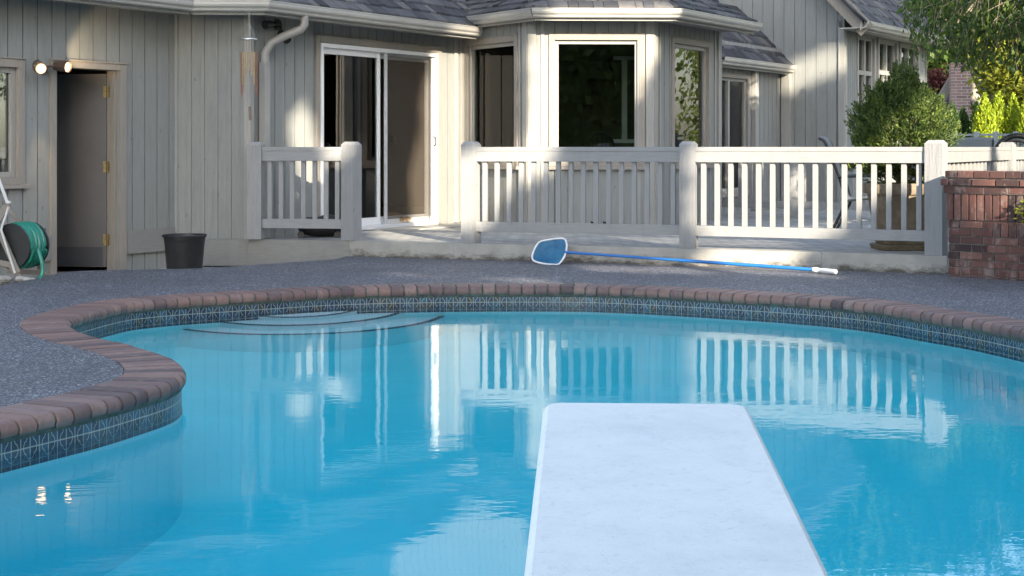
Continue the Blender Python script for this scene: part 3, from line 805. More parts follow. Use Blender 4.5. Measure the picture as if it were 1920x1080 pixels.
# --- recess wall with two narrow windows, gable wall, wing wall
rw0, rw1 = F_rec.s_px(1352), F_rec.s_px(1403); rzt = F_rec.z_px(rw1, 143)
opq = window(F_rec, rw0 - .75, rw1, .42, rzt, .05, .04, mull=[F_rec.s_px(1368)])
wall(F_rec, 0, F_rec.L, 0, 2.6, [opq], .17, 9)
a = F_rec.s_px(1412); cbds((F_rec, a - .07, a + .05, .0005, .07, .16, 2.3), (F_rec, F_rec.L - .075, F_rec.L - .0, .02, .16, .16, 2.25))
TP = 1.05; zge = 2.93
def gtop(s): t = F_gab.L - s; return zge - .03 + TP * (.38 + (t if t < 2.2 else 4.4 - t))
wall(F_gab, 0, F_gab.L, 0, 3.0, [], .172, 10, top=gtop, gap=.007)
for_s = lambda x: F_wing.s_px(x)
wz1 = F_wing.z_px(for_s(1640), 66); wz0 = .9
opsw = []
for x0, x1 in ((1606, 1640), (1645, 1682), (1686, 1722)):
    a, b = for_s(x0), for_s(x1)
    opsw.append(window(F_wing, a, b, wz0, wz1, .06, .045, mull=[(a + b) / 2], bars=[F_wing.z_px((a + b) / 2, 137)], tm='trim_light'))
wall(F_wing, 0, F_wing.s_px(1738), 0, 3.0, opsw, .10, 11)
Fwe = Fr(tuple(F_wing.P(F_wing.s_px(1738), 0, 0)[:2]), ang=A46 + R(90)); wall(Fwe, 0, 4, 0, 3.0, [], .15, 13)
cbds((F_gab, F_gab.L - .09, F_gab.L + .006, .0005, .02, .16, 2.9), (F_wing, -.006, .07, .0005, .02, .16, 2.9))
# upper storey wall behind the roofs
UP = Vector(CR) + NW * 1.05
F_up = Fr(tuple(UP), ang=A46); wall(F_up, 1.4, 7.6, 3.3, 6.2, [], .17, 12)

# --- interior
im = MB(); strip(im, [q2(p) for p in ((-2.95, 9.95), (-5.2, 13.0), (-3.2, 15.2), (3.3, 15.2), (2.42, 13.8), (2.6, 12.5))], .0, 2.62); im.build('room_wall', M['inwall'], house)
im = MB(); strip(im, [q2(p) for p in ((2.75, 14.4), (2.2, 15.5), (3.6, 16.2), (4.6, 15.9))], 0, 2.6); im.build('room_wall', M['dark'], house)
im = MB(); strip(im, [q2(p) for p in ((5.0, 15.0), (4.6, 16.0), (6.3, 18.3), (7.1, 17.1))], 0, 3.0); im.build('room_wall', M['dark'], house)
pl = [q2((-2.80, 9.93)), q2((-.72, 12.08)), IB, (B1[0] + .02, B1[1] + .14), (B2[0] - .02, B2[1] + .14), (B3[0] - .14, B3[1]), q2((2.42, 13.8)), q2((3.3, 15.2)), q2((-3.2, 15.2)), q2((-5.2, 13.0))]
im = MB(); im.prism(pl, .05, .148); im.build('floor', M['darkfloor'], house)
im = MB(); im.prism(pl, 2.46, 2.52); im.build('ceiling', M['inwall'], house)

iw = MB(3); YI = 13.3
p_, q_ = at(1152, 266, YI), at(1192, 262, YI)
for x0, x1, y0, y1 in ((1166, 1176, 112, 262), (1150, 1194, 261, 268), (1150, 1194, 105, 112)):
    a, b = at(x0, y1, YI), at(x1, y0, YI); iw.box(WF, a.x, b.x, a.y, a.y + .05, a.z, b.z)
iw.build('inner_window_frame', M['vinyl'], house, bevel=.003)
dc = thing('dining_chair', (1.18, 19.3, .15), 'dark hoop-backed dining chair faintly visible inside the centre bay window', 'chair')
mb = MB(); cc = at(1128, 276, 12.1); mb.tube([(cc.x + .16 * math.cos(R(a)), cc.y, cc.z - .02 + .20 * math.sin(R(a))) for a in range(-20, 201, 12)], .012, 8)
for k in range(-2, 3): mb.tube([(cc.x + k * .05, cc.y, cc.z - .42), (cc.x + k * .058, cc.y, cc.z + .17 - .015 * k * k)], .006, 6)
mb.build('chair_back', M['blackm'], dc, smooth=True)
mb = MB(); mb.lathe((cc.x, cc.y - .2, .60), [(.001, 0), (.2, 0), (.21, .02), (.2, .03), (.001, .03)], 20); mb.build('seat', M['blackm'], dc, smooth=True)

# --- roofs
def roof(F, L, o_e, z_e, tanp, length, left, right, seed=1, expo=.17, fascia=True, gut=True, name='roof', ge=(0, 0)):
    """left(o), right(o): s-limits at outward offset o; o runs from o_e inwards"""
    mb = MB(seed); r = mb.r; cp = 1 / math.sqrt(1 + tanp * tanp); th = .030
    nrow = int(length / (expo * cp)); D = expo * cp
    zs = lambda o: z_e + (o_e - o) * tanp
    for k in range(nrow):
        oa = o_e + .03 - k * D; ob = oa - D * 1.75; x = left(oa) - r.random() * .1
        while x < right(oa):
            wd = r.choice((.09, .12, .15, .17, .2, .23)); x2 = x + wd
            a0 = max(x, left(oa)); a1 = min(x2 - .006, right(oa))
            if a1 - a0 > .015:
                j = r.uniform(-.012, .012); la, ra = left(ob), right(ob)
                b0, b1 = max(a0, la), min(a1, ra)
                if b1 <= b0: b0 = b1 = (max(min((a0 + a1) / 2, ra), la))
                lift = r.uniform(.0, .008)
                za = zs(oa - j) + lift; zb = zs(ob) - .012
                P = F.P
                mb.hexa([P(a0, oa - j, za), P(a1, oa - j, za), P(b1, ob, zb), P(b0, ob, zb), P(a0, oa - j, za + th), P(a1, oa - j, za + th), P(b1, ob, zb + .006), P(b0, ob, zb + .006)])
            x = x2
    oo = o_e - length
    # solid deck underneath
    mb.hexa([F.P(left(o_e), o_e, zs(o_e) - .05), F.P(right(o_e), o_e, zs(o_e) - .05), F.P(right(oo), oo, zs(oo) - .05), F.P(left(oo), oo, zs(oo) - .05),
             F.P(left(o_e), o_e, zs(o_e) - .012), F.P(right(o_e), o_e, zs(o_e) - .012), F.P(right(oo), oo, zs(oo) - .012), F.P(left(oo), oo, zs(oo) - .012)], .2)
    rf = mb.build(name, M['shingle'], house)
    if fascia:
        fb = MB(seed); a, b = left(o_e), right(o_e)
        fb.box(F, a, b, o_e - .045, o_e - .02, z_e - .155, z_e - .055)             # fascia board
        b2 = right(0); a2 = left(0)
        fb.hexa([F.P(a, o_e - .05, z_e - .125), F.P(b, o_e - .05, z_e - .125), F.P(b2, .02, z_e - .125), F.P(a2, .02, z_e - .125),
                 F.P(a, o_e - .05, z_e - .11), F.P(b, o_e - .05, z_e - .11), F.P(b2, .02, z_e - .11), F.P(a2, .02, z_e - .11)])
        fb.build('fascia', M['trim_light'], house)
    if gut:
        gb = MB(seed); a, b = left(o_e) + ge[0], right(o_e) + ge[1]
        prof = [(-.018, -.125), (.03, -.125), (.045, -.115), (.052, -.095), (.075, -.075), (.082, -.055), (.082, -.03), (.09, -.028), (.09, -.018), (.074, -.018), (.074, -.05), (.05, -.085), (.02, -.112), (-.014, -.112), (-.014, -.02), (-.018, -.02)]
        n = len(prof); base = len(gb.v)
        for s_, lim in ((a, left), (b, right)):
            for o, z in prof:
                e = lim(o_e + o) - lim(o_e)
                gb.v.append(tuple(F.P(s_ + e, o_e + o, z_e + z)))
        for i in range(n):
            j = (i + 1) % n; gb.f.append((base + i, base + j, base + n + j, base + n + i)); gb.t.append(.5)
        gb.f.append(tuple(base + i for i in range(n))); gb.t.append(.5); gb.f.append(tuple(base + n + i for i in reversed(range(n)))); gb.t.append(.5)
        # seams
        gb.build('gutter', M['gutter'], house)
    return rf
T = math.tan((A46 - math.atan2(F_bc.d.y, F_bc.d.x)) / 2); ZE = EYE + 1.475; EO = .40
roof(F_left, 0, EO, ZE, .85, 2.6, lambda o: -4.6, lambda o: -T * o, 1)
roof(F_ret, 0, EO, ZE, .85, 1.5, lambda o: T * o, lambda o: F_ret.L + T * o, 2)
roof(F_sl, 0, EO, ZE, .85, 1.47, lambda o: -T * o, lambda o: F_sl.L - .28 + (.4 - o) * .75, 3)
ZB = EYE + 1.61
roof(F_bl, 0, .16, ZB, .6, 1.3, lambda o: -.10 - (.16 - o) * .8, lambda o: F_bl.L + T * o + .277, 4)
roof(F_bc, 0, .40, ZB, .6, 1.9, lambda o: -T * o + .277, lambda o: F_bc.L + T * o, 5)
roof(F_br, 0, .40, ZB, .6, 1.6, lambda o: -T * o, lambda o: F_br.L + T * o, 6)
roof(F_rec, 0, .16, EYE + 1.27, TP, .85, lambda o: -.2, lambda o: F_rec.L + .03, 7, expo=.2)
roof(F_wing, 0, .38, zge + .05, TP, 2.6, lambda o: -.30, lambda o: F_wing.s_px(1738) + .25, 8, expo=.22)
rk = MB()
def rake(t): p = F_gab.P(F_gab.L - t, .22, 0); return Vector((p.x, p.y, zge + .06 + TP * (t + .38)))
for (a, b) in ((-.42, 2.25),):
    A, Bv = rake(a), rake(b)
    rk.bar(A - Vector((0, 0, .12)), Bv - Vector((0, 0, .12)), .03, .24)
rk.build('barge_board', M['trim'], house)
# bay eave end flashing, downspout
fp = MB(); e0 = F_bl.P(-.10, .16, 0)
fp.hexa([(e0.x - .03, e0.y, ZB - .30 - .14), (e0.x + .02, e0.y + .02, ZB - .42), (e0.x + .02, e0.y + .22, ZB - .3), (e0.x - .03, e0.y + .2, ZB - .3),
         (e0.x - .12, e0.y, ZB - .13), (e0.x + .06, e0.y + .02, ZB - .13), (e0.x + .06, e0.y + .22, ZB - .13), (e0.x - .12, e0.y + .2, ZB - .13)])
fp.build('fascia_end', M['trim_light'], house)
dsp = MB(); sd_ = F_sl.s_px(497)
T1 = F_sl.P(.40, .40, ZE - .12); q0 = F_sl.P(.17, .07, 0)
pts = [T1, T1 + Vector((0, 0, -.09)), F_sl.P(.38, .37, ZE - .26), F_sl.P(.28, .22, ZE - .335), F_sl.P(.21, .12, ZE - .40), F_sl.P(.17, .07, ZE - .50), Vector((q0.x, q0.y, ZE - .9)), Vector((q0.x, q0.y, .17))]
dsp.tube(pts[:6] + [Vector((q0.x, q0.y, ZE - .62))], .043, 14)
dsp.box(F_sl, .125, .215, .028, .10, .16, ZE - .60)
for k in range(7):
    p = pts[1].lerp(pts[2], .3 + k * .12) if k < 3 else pts[4].lerp(pts[5], (k - 3) * .3)
    dsp.tube([p + Vector((0, 0, -.004)), p + Vector((0, 0, .004))], .047, 14)
dsp.build('downspout', M['downspout'], house, smooth=True)

# ------------------------------------------------------------------ railings
def post(parent, xy, ang, z0, h=1.145, w_=.148):
    mb = MB(int(xy[0] * 100) % 97); c, s_ = math.cos(ang), math.sin(ang); F = Fr((xy[0], xy[1]), ang=ang)
    a = w_ / 2; mb.box(F, -a, a, -a, a, z0, h - .03)
    mb.hexa([F.P(-a, a, h - .03), F.P(a, a, h - .03), F.P(a, -a, h - .03), F.P(-a, -a, h - .03)] + [F.P(-a * .66, a * .66, h), F.P(a * .66, a * .66, h), F.P(a * .66, -a * .66, h), F.P(-a * .66, -a * .66, h)], .5)
    return mb.build('post', M['post'], parent)
def section(parent, p, q, nb, cap=True, zt=1.092, z0=.15, ex=.085, first=0.06, last=.06):
    F = Fr(p, q); L = F.L
    a, b = ex * .55, L - ex * .55
    mb = MB(3); mb.box(F, a, b, -.055, .045, zt - .040, zt); mb.box(F, a + .003, b - .003, .012, .040, zt - .141, zt - .0405); mb.box(F, a + .003, b - .003, -.045, -.02, zt - .12, zt - .0405)
    mb.build('top_rail', M['railh'], parent, bevel=.003)
    mb = MB(4); mb.box(F, a, b, -.03, .034, z0 + .12, z0 + .215); mb.build('bottom_rail', M['railh'], parent, bevel=.003)
    proto = None
    for i in range(nb):
        s_ = ex + first + (L - 2 * ex - first - last) * i / (nb - 1)
        pos = F.P(s_, -.006, 0)
        if proto is None:
            mb = MB(5); F2 = Fr((wloc(parent).x, wloc(parent).y), ang=0); hw = .0225
            mb.box(F2, -hw, hw, -hw * .8, hw * .8, z0 + .2155, zt - .041, .5)
            o = mb.build('baluster', M['rail'], parent, bevel=.002); proto = o
        else:
            o = proto.copy(); col.objects.link(o); o.parent = parent
        o.location = pos - wloc(parent); o.location.z = 0
        o.rotation_euler.z = math.atan2(F.d.y, F.d.x)
PA, PB, PC, PD, PE, PF = (q2(p) for p in ((-2.60, 9.76), (-1.615, 9.65), (-.40, 9.37), (1.64, 8.92), (3.68, 8.33), (5.42, 10.5)))
AR = R(-22)
r1 = thing('railing', (PA[0], PA[1], 0), 'short grey wooden railing with seven balusters left of the patio opening', 'railing')
post(r1, PA, R(-8), .16); post(r1, PB, R(-30), .156)
section(r1, PA, PB, 7, zt=1.092)
r2 = thing('railing', (PC[0], PC[1], 0), 'long grey wooden railing along the patio edge behind the leaning skimmer, two bays of balusters', 'railing')
post(r2, PC, R(-23.5), .156); post(r2, PD, R(-17), .156); post(r2, PE, R(-33), .156, 1.152, .155)
section(r2, PC, PD, 16); section(r2, PD, PE, 16)
post(r2, PF, R(-33), .16); section(r2, PE, PF, 18); P7 = q2((6.9, 12.1)); post(r2, P7, R(-33), .16); section(r2, PF, P7, 16)
r3 = thing('railing', (2.66, 13.3 * Q, 0), 'shaded grey railing across the back of the patio, seen between the front balusters', 'railing')
Q0, Q1, Q2 = (q2(p) for p in ((2.72, 13.25), (3.77, 12.84), (5.1, 12.3)))
post(r3, Q0, R(-20), .15, 1.10); post(r3, Q1, R(-20), .15, 1.10); post(r3, Q2, R(-20), .15, 1.10)
section(r3, Q0, Q1, 7, zt=1.05); section(r3, Q1, Q2, 9, zt=1.05)

# ------------------------------------------------------------------ brick wall at the right
bw = thing('brick_wall', (3.8, 8.0 * Q, 0), 'weathered red brick planter wall with stepped courses at the right end of the railing', 'wall')
FB = Fr((3.69, 8.12 * Q), ang=R(-42))
mb = MB(11); r = mb.r
def course(z0, z1, s0, s1, o, ln, ph, dep=.09, jit=.003):
    s_ = s0 - ph
    while s_ < s1:
        a, b = max(s_ + .005, s0), min(s_ + ln - .005, s1)
        if b - a > .015: mb.box(FB, a, b, o - dep, o + r.uniform(-jit, jit), z0 + .004, z1 - .004)
        s_ += ln
S1 = 3.2; pil = .36
z = -.05; k = 0
while z < .43:                        # pillar courses
    course(z, z + .0655, 0, pil, 0, .205, .1 * (k % 2)); z += .0655; k += 1
zt_ = z
z = -.05; k = 0
while z < .30: course(z, z + .0655, pil + .002, S1, .03, .205, .1 * (k % 2) + .04); z += .0655; k += 1
course(z, zt_, pil + .002, S1, .03, .068, .02)      # low soldier course
course(zt_, .70, -.015, S1, .012, .068, .0, jit=.005)  # tall soldiers
course(.70, .765, -.03, S1, .025, .205, .05)
course(.765, .825, -.05, S1, .045, .205, .13)
course(.828, .895, -.02, S1, .02, .14, .03, dep=.2)
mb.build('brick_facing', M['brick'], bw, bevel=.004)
mc = MB(); mc.box(FB, .006, S1, -.38, -.010, -.06, .70); mc.box(FB, pil + .01, S1, -.02, .018, -.06, zt_ - .01); mc.box(FB, -.03, S1, -.36, .02, .70, .82); mc.box(FB, -.005, S1, -.34, .005, .8201, .885)
mc.build('mortar_core', M['mortar'], bw)
# trailing twig with leaves over the wall
rg = np.random.default_rng(4)
pa = [FB.P(.62 + .10 * math.cos(i * .7) + i * .045, .07 + .02 * math.sin(i), .52 + .028 * i + .03 * math.sin(i * 1.3)) for i in range(9)]
vine = thing('vine', pa[-1], 'leafy vine tendril hanging over the sunlit face of the brick wall', 'plant')
mbv = MB(); mbv.tube(pa, .004, 5); mbv.build('stem', M['limb'], vine)
Pv = np.array([tuple(pa[rg.integers(0, 9)] + Vector(rg.normal(0, .035, 3))) for _ in range(120)])
leaves('foliage', Pv, rg.normal(0, 1, (120, 3)), .045, .5, M['treey'], vine, 3)

# ------------------------------------------------------------------ skimmer net
sk0 = thing('skimmer_net', (.4, 8.98 * Q, 0), 'blue leaf skimmer with white frame and long blue pole leaning on the patio curb', 'pool net')
def sp(x, y):
    t = (497 - y) / 50.0; Y = 8.93 + .10 * t; return at(x, y, Y)
hd = [sp(x, y) for x, y in ((1003, 490), (1020, 494.5), (1042, 496.5), (1050, 493), (1058, 481), (1062, 468), (1062, 455), (1058, 448), (1048, 447), (1028, 449.5), (1013, 453), (1006, 460), (999, 475), (998, 484))]
hdc = [Vector(v) for v in catmull([tuple(v) for v in hd], True, 4)]
mb = MB(); mb.tube(hdc, .0085, 8, closed=True); mb.build('net_frame', M['whitep'], sk0, smooth=True)
mb = MB(); cen = sum(hd, Vector()) / len(hd) + Vector((0, .018, 0))
for i in range(len(hdc)): mb.v.append(tuple(hdc[i]))
for rr_, dd in ((.75, .010), (.4, .016)):
    for p in hdc: mb.v.append(tuple(cen.lerp(p, rr_) + Vector((0, dd, 0))))
n = len(hdc)
for lv in (0, 1):
    for i in range(n): j = (i + 1) % n; mb.f.append((lv * n + i, lv * n + j, (lv + 1) * n + j, (lv + 1) * n + i)); mb.t.append(.5)
mb.f.append(tuple(2 * n + i for i in range(n))); mb.t.append(.5)
mb.build('net_mesh', M['net'], sk0, smooth=True)
h0 = sp(1060, 473); h1 = gnd(1525, 505.5, .028); h2 = gnd(1568, 509.5, .028)
mb = MB(); mb.tube([h0, h0.lerp(h1, .02)], .014, 10); mb.tube([h0.lerp(h1, .02), h0.lerp(h1, .48)], .0125, 12); mb.tube([h0.lerp(h1, .48), h1], .0155, 12); mb.build('pole', M['bluep'], sk0, smooth=True)
mb = MB(); d_ = (h2 - h1); L_ = d_.length
mb.lathe(h1, [(.014, -.03), (.017, -.028), (.017, 0), (.022, .005), (.023, .05), (.019, .055), (.019, .10), (.021, .105), (.021, L_ * .98), (.016, L_)], 14, ax=d_); mb.build('pole_grip', M['whitep'], sk0, smooth=True)

# ------------------------------------------------------------------ diving board
tip = [at(1020, 757, 2.37), at(1402, 754, 2.37)]
db = thing('diving_board', (.35, .2, 0), 'white gritty diving board reaching out over the pool in the foreground', 'diving board')
p0 = Vector(((1210 - 960) / 1800 * 2.37, 2.37 * Q, 0)); pb = Vector(((1271 - 960) / 1800 * 1.56, 1.56 * Q, 0)); dd = (p0 - pb).normalized()
FBd = Fr((p0.x - dd.x * 4.2, p0.y - dd.y * 4.2), (p0.x, p0.y))
ztip = EYE - (756 - HY) / 1800 * 2.37; zbk = EYE - (1080 - HY) / 1800 * 1.56; slope = (ztip - zbk) / (p0 - pb).length
hw = .252
prof = []
mb = MB(); Lb = 4.2
def bz(s_): t = Lb - s_; return ztip - slope * t if t < 1.4 else ztip - slope * 1.4 - slope * .4 * (t - 1.4)
N = 60; rows = []
for i in range(N + 1):
    s_ = Lb * i / N if i < N else Lb
    s_ = Lb - (1 - i / N) ** 1.0 * Lb if i < N - 6 else Lb - (N - i) / 6 * (Lb * 7 / N) * 0 - (N - i) * .012
    e = Lb - s_; rc_ = .035
    wdt = hw if e > rc_ else hw - rc_ + math.sqrt(max(0, rc_ ** 2 - (rc_ - e) ** 2))
    z = bz(s_); th_ = .045
    rows.append([FBd.P(s_, o, z + dz) for o, dz in ((-wdt, -.022), (-wdt + .004, -.008), (-wdt + .014, 0), (-wdt + .024, -.0005), (0, 0), (wdt - .024, -.0005), (wdt - .014, 0), (wdt - .004, -.008), (wdt, -.022), (wdt - .03, -th_), (-wdt + .03, -th_))])
m_ = 11
for r_ in rows: mb.v += [tuple(v) for v in r_]
for i in range(N):
    for a in range(m_): a2 = (a + 1) % m_; mb.f.append((i * m_ + a, i * m_ + a2, (i + 1) * m_ + a2, (i + 1) * m_ + a)); mb.t.append(.5)
mb.f.append(tuple(range(m_))); mb.t.append(.5); mb.f.append(tuple(N * m_ + a for a in reversed(range(m_)))); mb.t.append(.5)
mb.build('board', M['board'], db, smooth=True)
mb = MB()
for o in (-.2, .2):
    for s_ in (1.9, .25): mb.tube([FBd.P(s_, o, .0), FBd.P(s_, o * .9, bz(s_) - .05)], .025, 12)
    mb.tube([FBd.P(1.9, o, .12), FBd.P(.25, o, .12)], .02, 10)
mb.tube([FBd.P(1.9, -.24, bz(1.9) - .07), FBd.P(1.9, .24, bz(1.9) - .07)], .024, 12)
mb.build('stand', M['silver'], db, smooth=True)

# ------------------------------------------------------------------ things on the left
# black pot
PYP = 9.03 * Q
pot = thing('bucket', (-3.08, PYP, -.13), 'empty black plastic nursery pot standing by the grey skirt board', 'pot')
mb = MB(); pr = [(.155, -.13), (.16, -.12), (.185, .18), (.188, .19), (.188, .21), (.192, .215), (.194, .245), (.207, .25), (.209, .262), (.203, .270), (.193, .268), (.188, .24), (.165, -.05), (.01, -.06)]
mb.lathe((-3.08, PYP, 0), pr, 40)
mb.build('pot_body', M['black'], pot, smooth=True)
# floodlights
def flood(name, F, x, y, heads, label, mat, lit, cat='floodlight', group=None):
    a, z = F.sz(x, y); c = F.P(a, .0, z); o = thing(name, c, label, cat, group)
    mb = MB(); mb.lathe(F.P(a, .0, z), [(.058, 0), (.060, .012), (.05, .028), (.02, .034)], 24, ax=(F.n.x, F.n.y, 0)); mb.build('mounting_plate', mat, o, smooth=True)
    for (hx, hy, ho, dv, Lh, rad) in heads:
        p = F.P(F.s_px(hx, ho), ho, F.z_px(F.s_px(hx, ho), hy, ho)); d = Vector(dv).normalized()
        mb = MB(); mb.tube([c + Vector((F.n.x, F.n.y, 0)) * .03, c.lerp(p, .5) + Vector((F.n.x, F.n.y, 0)) * .02, p], .011, 8)
        mb.lathe(p - d * Lh * .35, [(.01, -.01), (rad * .75, 0), (rad * .85, .012), (rad * .93, Lh * .45), (rad, Lh), (rad * .93, Lh), (rad * .85, Lh * .9), (rad * .8, Lh * .88), (.001, Lh * .879)], 28, ax=d)
        hd_ = mb.build('lamp_head', mat, o, smooth=True)
        if lit:
            mb = MB(); mb.lathe(p - d * Lh * .35, [(.001, Lh * .885), (rad * .78, Lh * .885), (rad * .70, Lh * .94), (rad * .4, Lh * .975), (.001, Lh * .985)], 24, ax=d); mb.build('bulb', M['lamp'], hd_, smooth=True)
    return o
flood('floodlight', F_left, 70, 124, [(80, 131, .11, (.10, -.95, .10), .13, .052), (112, 124, .10, (.93, -.36, -.12), .15, .052)], 'lit twin bronze floodlight on the wall left of the open door', M['bronze'], True)
flood('floodlight', F_sl, 520, 47, [(505, 46, .10, (-.5, -.7, -.1), .10, .045), (530, 66, .13, (.62, -.55, -.62), .15, .045)], 'unlit black twin floodlight tucked behind the downspout elbow', M['black'], False)
def spot(nm, loc, target, e, size, blend=.6, c=(1, .74, .42), r_=.04):
    l = bpy.data.lights.new(nm, 'SPOT'); l.energy = e; l.spot_size = R(size); l.spot_blend = blend; l.color = c; l.shadow_soft_size = r_
    o = bpy.data.objects.new(nm, l); col.objects.link(o); o.location = loc; o.rotation_euler = (Vector(target) - Vector(loc)).to_track_quat('-Z', 'Y').to_euler(); return o
a_, z_ = F_left.sz(134, 124, .24)
spot('floodlight_beam', F_left.P(a_, .26, z_), F_left.P(F_left.s_px(168), 0, F_left.z_px(F_left.s_px(168), 92)), 4.5, 60)
a_, z_ = F_left.sz(92, 140, .2)
spot('floodlight_beam', F_left.P(a_, .22, z_ - .02), F_left.P(F_left.s_px(86), .0, F_left.z_px(F_left.s_px(86), 445)), 9, 30)
# wind chime
cp = at(467, 25, 9.45); wc = thing('wind_chime', cp, 'wind chime of gold and rose tubes hanging from the eave beside the downspout', 'wind chime')
mb = MB(); zr = at(467, 74, 9.45).z; mb.lathe((cp.x, cp.y, zr), [(.001, -.006), (.083, -.006), (.085, 0), (.083, .006), (.001, .006)], 28); mb.build('chime_ring', M['silver'], wc, smooth=True)
mb = MB(); mb.tube([cp + Vector((0, 0, .05)), Vector((cp.x, cp.y, zr))], .0018, 5)
for k in range(4): mb.tube([Vector((cp.x, cp.y, zr + .16)), Vector((cp.x + .075 * math.cos(k * 1.57 + .5), cp.y + .075 * math.sin(k * 1.57 + .5), zr))], .0012, 4)
mb.tube([Vector((cp.x, cp.y, zr)), at(469, 200, 9.45)], .0013, 4)
mb.build('chain', M['silver'], wc)
NTU = 18
for k in range(NTU):
    a = 2 * math.pi * k / NTU; px = cp.x + .076 * math.cos(a); py = cp.y + .076 * math.sin(a)
    f_ = (k / NTU); ln = .17 + .27 * abs(math.cos(a)) ** 2.2
    mb = MB(); zt2 = zr - .125; mb.tube([(px, py, zt2), (px, py, zt2 - ln)], .0055, 8); tb = mb.build('chime_tube', M['copper'] if ln < .36 else M['copperd'], wc, smooth=True)
    mb = MB(); mb.tube([(px, py, zr), (px, py, zt2)], .0009, 4); mb.build('string', M['silver'], tb)
mb = MB(); q_ = at(470, 212, 9.45); mb.hexa([q_ + Vector(v) for v in ((-.018, -.003, -.07), (.012, -.003, -.075), (.012, .003, -.075), (-.018, .003, -.07), (-.022, -.003, .06), (.004, -.003, .07), (.004, .003, .07), (-.022, .003, .06))]); mb.build('wind_sail', M['wood'], wc, bevel=.002)
# hose reel
hr = thing('hose_reel', (-4.0, 8.15 * Q, -.13), 'wheeled hose reel wound with green hose on an A-shaped plastic stand by the open door', 'hose reel')
HYR = 8.10; Pz = lambda x, y, o=0: at(x, y, HYR + o * .6)
mb = MB(21)
def flat(pts, w_, o=0, t=.02):
    for a, b in zip(pts, pts[1:]): mb.bar(Pz(*a, o), Pz(*b, o), t, w_, up=Vector((0, 1, 0)).cross(Pz(*b, o) - Pz(*a, o)).normalized())
flat([(-12, 430), (12, 385), (20, 382)], .05, -.18); flat([(-2, 432), (34, 512)], .05, -.18); flat([(-30, 470), (-2, 432)], .05, -.18)
flat([(-12, 490), (20, 497), (40, 525)], .05, -.17)
mb.build('side_frame', M['greyp'], hr, bevel=.004)
mb = MB(22); flat([(12, 385), (42, 425)], .04, .22); flat([(42, 420), (64, 470), (86, 522)], .05, .22); flat([(14, 508), (84, 512)], .04, .22)
mb.build('side_frame', M['greyp'], hr, bevel=.004)
mb = MB(23); mb.tube([Pz(-3, 335, -.2), Pz(14, 380, -.2)], .014, 10); mb.tube([Pz(14, 380, -.2), Pz(20, 379, -.2)], .012, 10); mb.tube([Pz(16, 388, -.2), Pz(2, 430, -.2), Pz(28, 512, -.2)], .010, 8); mb.build('handle_bar', M['greypl'], hr, smooth=True)
c0 = Pz(22, 462, -.14); c1 = Pz(58, 458, .10); ax = (c1 - c0)
mb = MB(24); Ld = ax.length
for h in (0, Ld): mb.lathe(c0 + ax.normalized() * h, [(.03, -.008), (.185, -.008), (.192, 0), (.185, .008), (.03, .008)], 40, ax=ax)
mb.lathe(c0, [(.10, 0), (.10, Ld)], 24, ax=ax)
mb.build('drum', M['black'], hr, smooth=True)
mb = MB(25); axn = ax.normalized(); X_ = axn.cross(Vector((0, 0, 1))).normalized(); Y_ = X_.cross(axn)
pts = []
for lay, (rd, n_) in enumerate(((.125, 7), (.155, 7), (.18, 6))):
    for i in range(n_ * 20):
        f_ = i / (n_ * 20); f_ = f_ if lay % 2 == 0 else 1 - f_; a = 2 * math.pi * i / 20
        wob = .006 * math.sin(a * 2.3 + lay)
        pts.append(c0 + axn * (.02 + (Ld - .04) * f_ + .004 * math.sin(a)) + (X_ * math.cos(a) + Y_ * math.sin(a)) * (rd + wob))
end = [Pz(60, 440, -.05), Pz(70, 465, -.10), Pz(78, 490, -.12), Pz(80, 508, -.12), Pz(76, 520, -.14), Pz(70, 525, -.2)]
mb.tube(pts, .0165, 8); mb.tube(catmull([tuple(pts[-1])] + [tuple(e) for e in end], False, 6), .0165, 8); mb.build('hose', M['green'], hr, smooth=True)
mb = MB(26); mb.tube([c1, c1 + axn * .05, Pz(66, 432, .2), Pz(68, 432, .18)], .011, 8); mb.tube([Pz(66, 432.5, .18), Pz(84, 431, .12)], .014, 10); mb.build('crank', M['black'], hr, smooth=True)
for i, (x, y, s_) in enumerate(((-4, 515, .05), (10, 519, .06), (26, 522, .045), (38, 519, .045), (50, 520, .035), (16, 525, .05), (2, 528, .05), (60, 521, .03), (-14, 522, .06))):
    mb = MB(30 + i); rr = random.Random(i); c = at(x, y + 4, 8.0 + rr.uniform(-.1, .05)); mb.lathe(c, [(.1 * s_, -s_ * .6), (s_ * .8, -s_ * .35), (s_, 0), (s_ * .7, s_ * .45), (.1 * s_, s_ * .6)], 10, t=rr.random(), sq=2.6)
    o = mb.build('stone', M['stone'], None, smooth=True)
    labs = ['pale stone at the foot of the hose reel, leftmost of the row', 'large rounded stone under the left frame of the hose reel', 'whitish stone just right of the reel frame foot', 'flat pale stone under the hose drum', 'small stone beneath the hanging hose end', 'broad stone in front of the other reel stones', 'low stone nearest the deck edge at the frame side', 'smallest stone, rightmost at the hose reel', 'half hidden stone behind the reel at the picture edge']
    tag(o, labs[i], 'stone', 'stones along the deck edge by the hose reel')

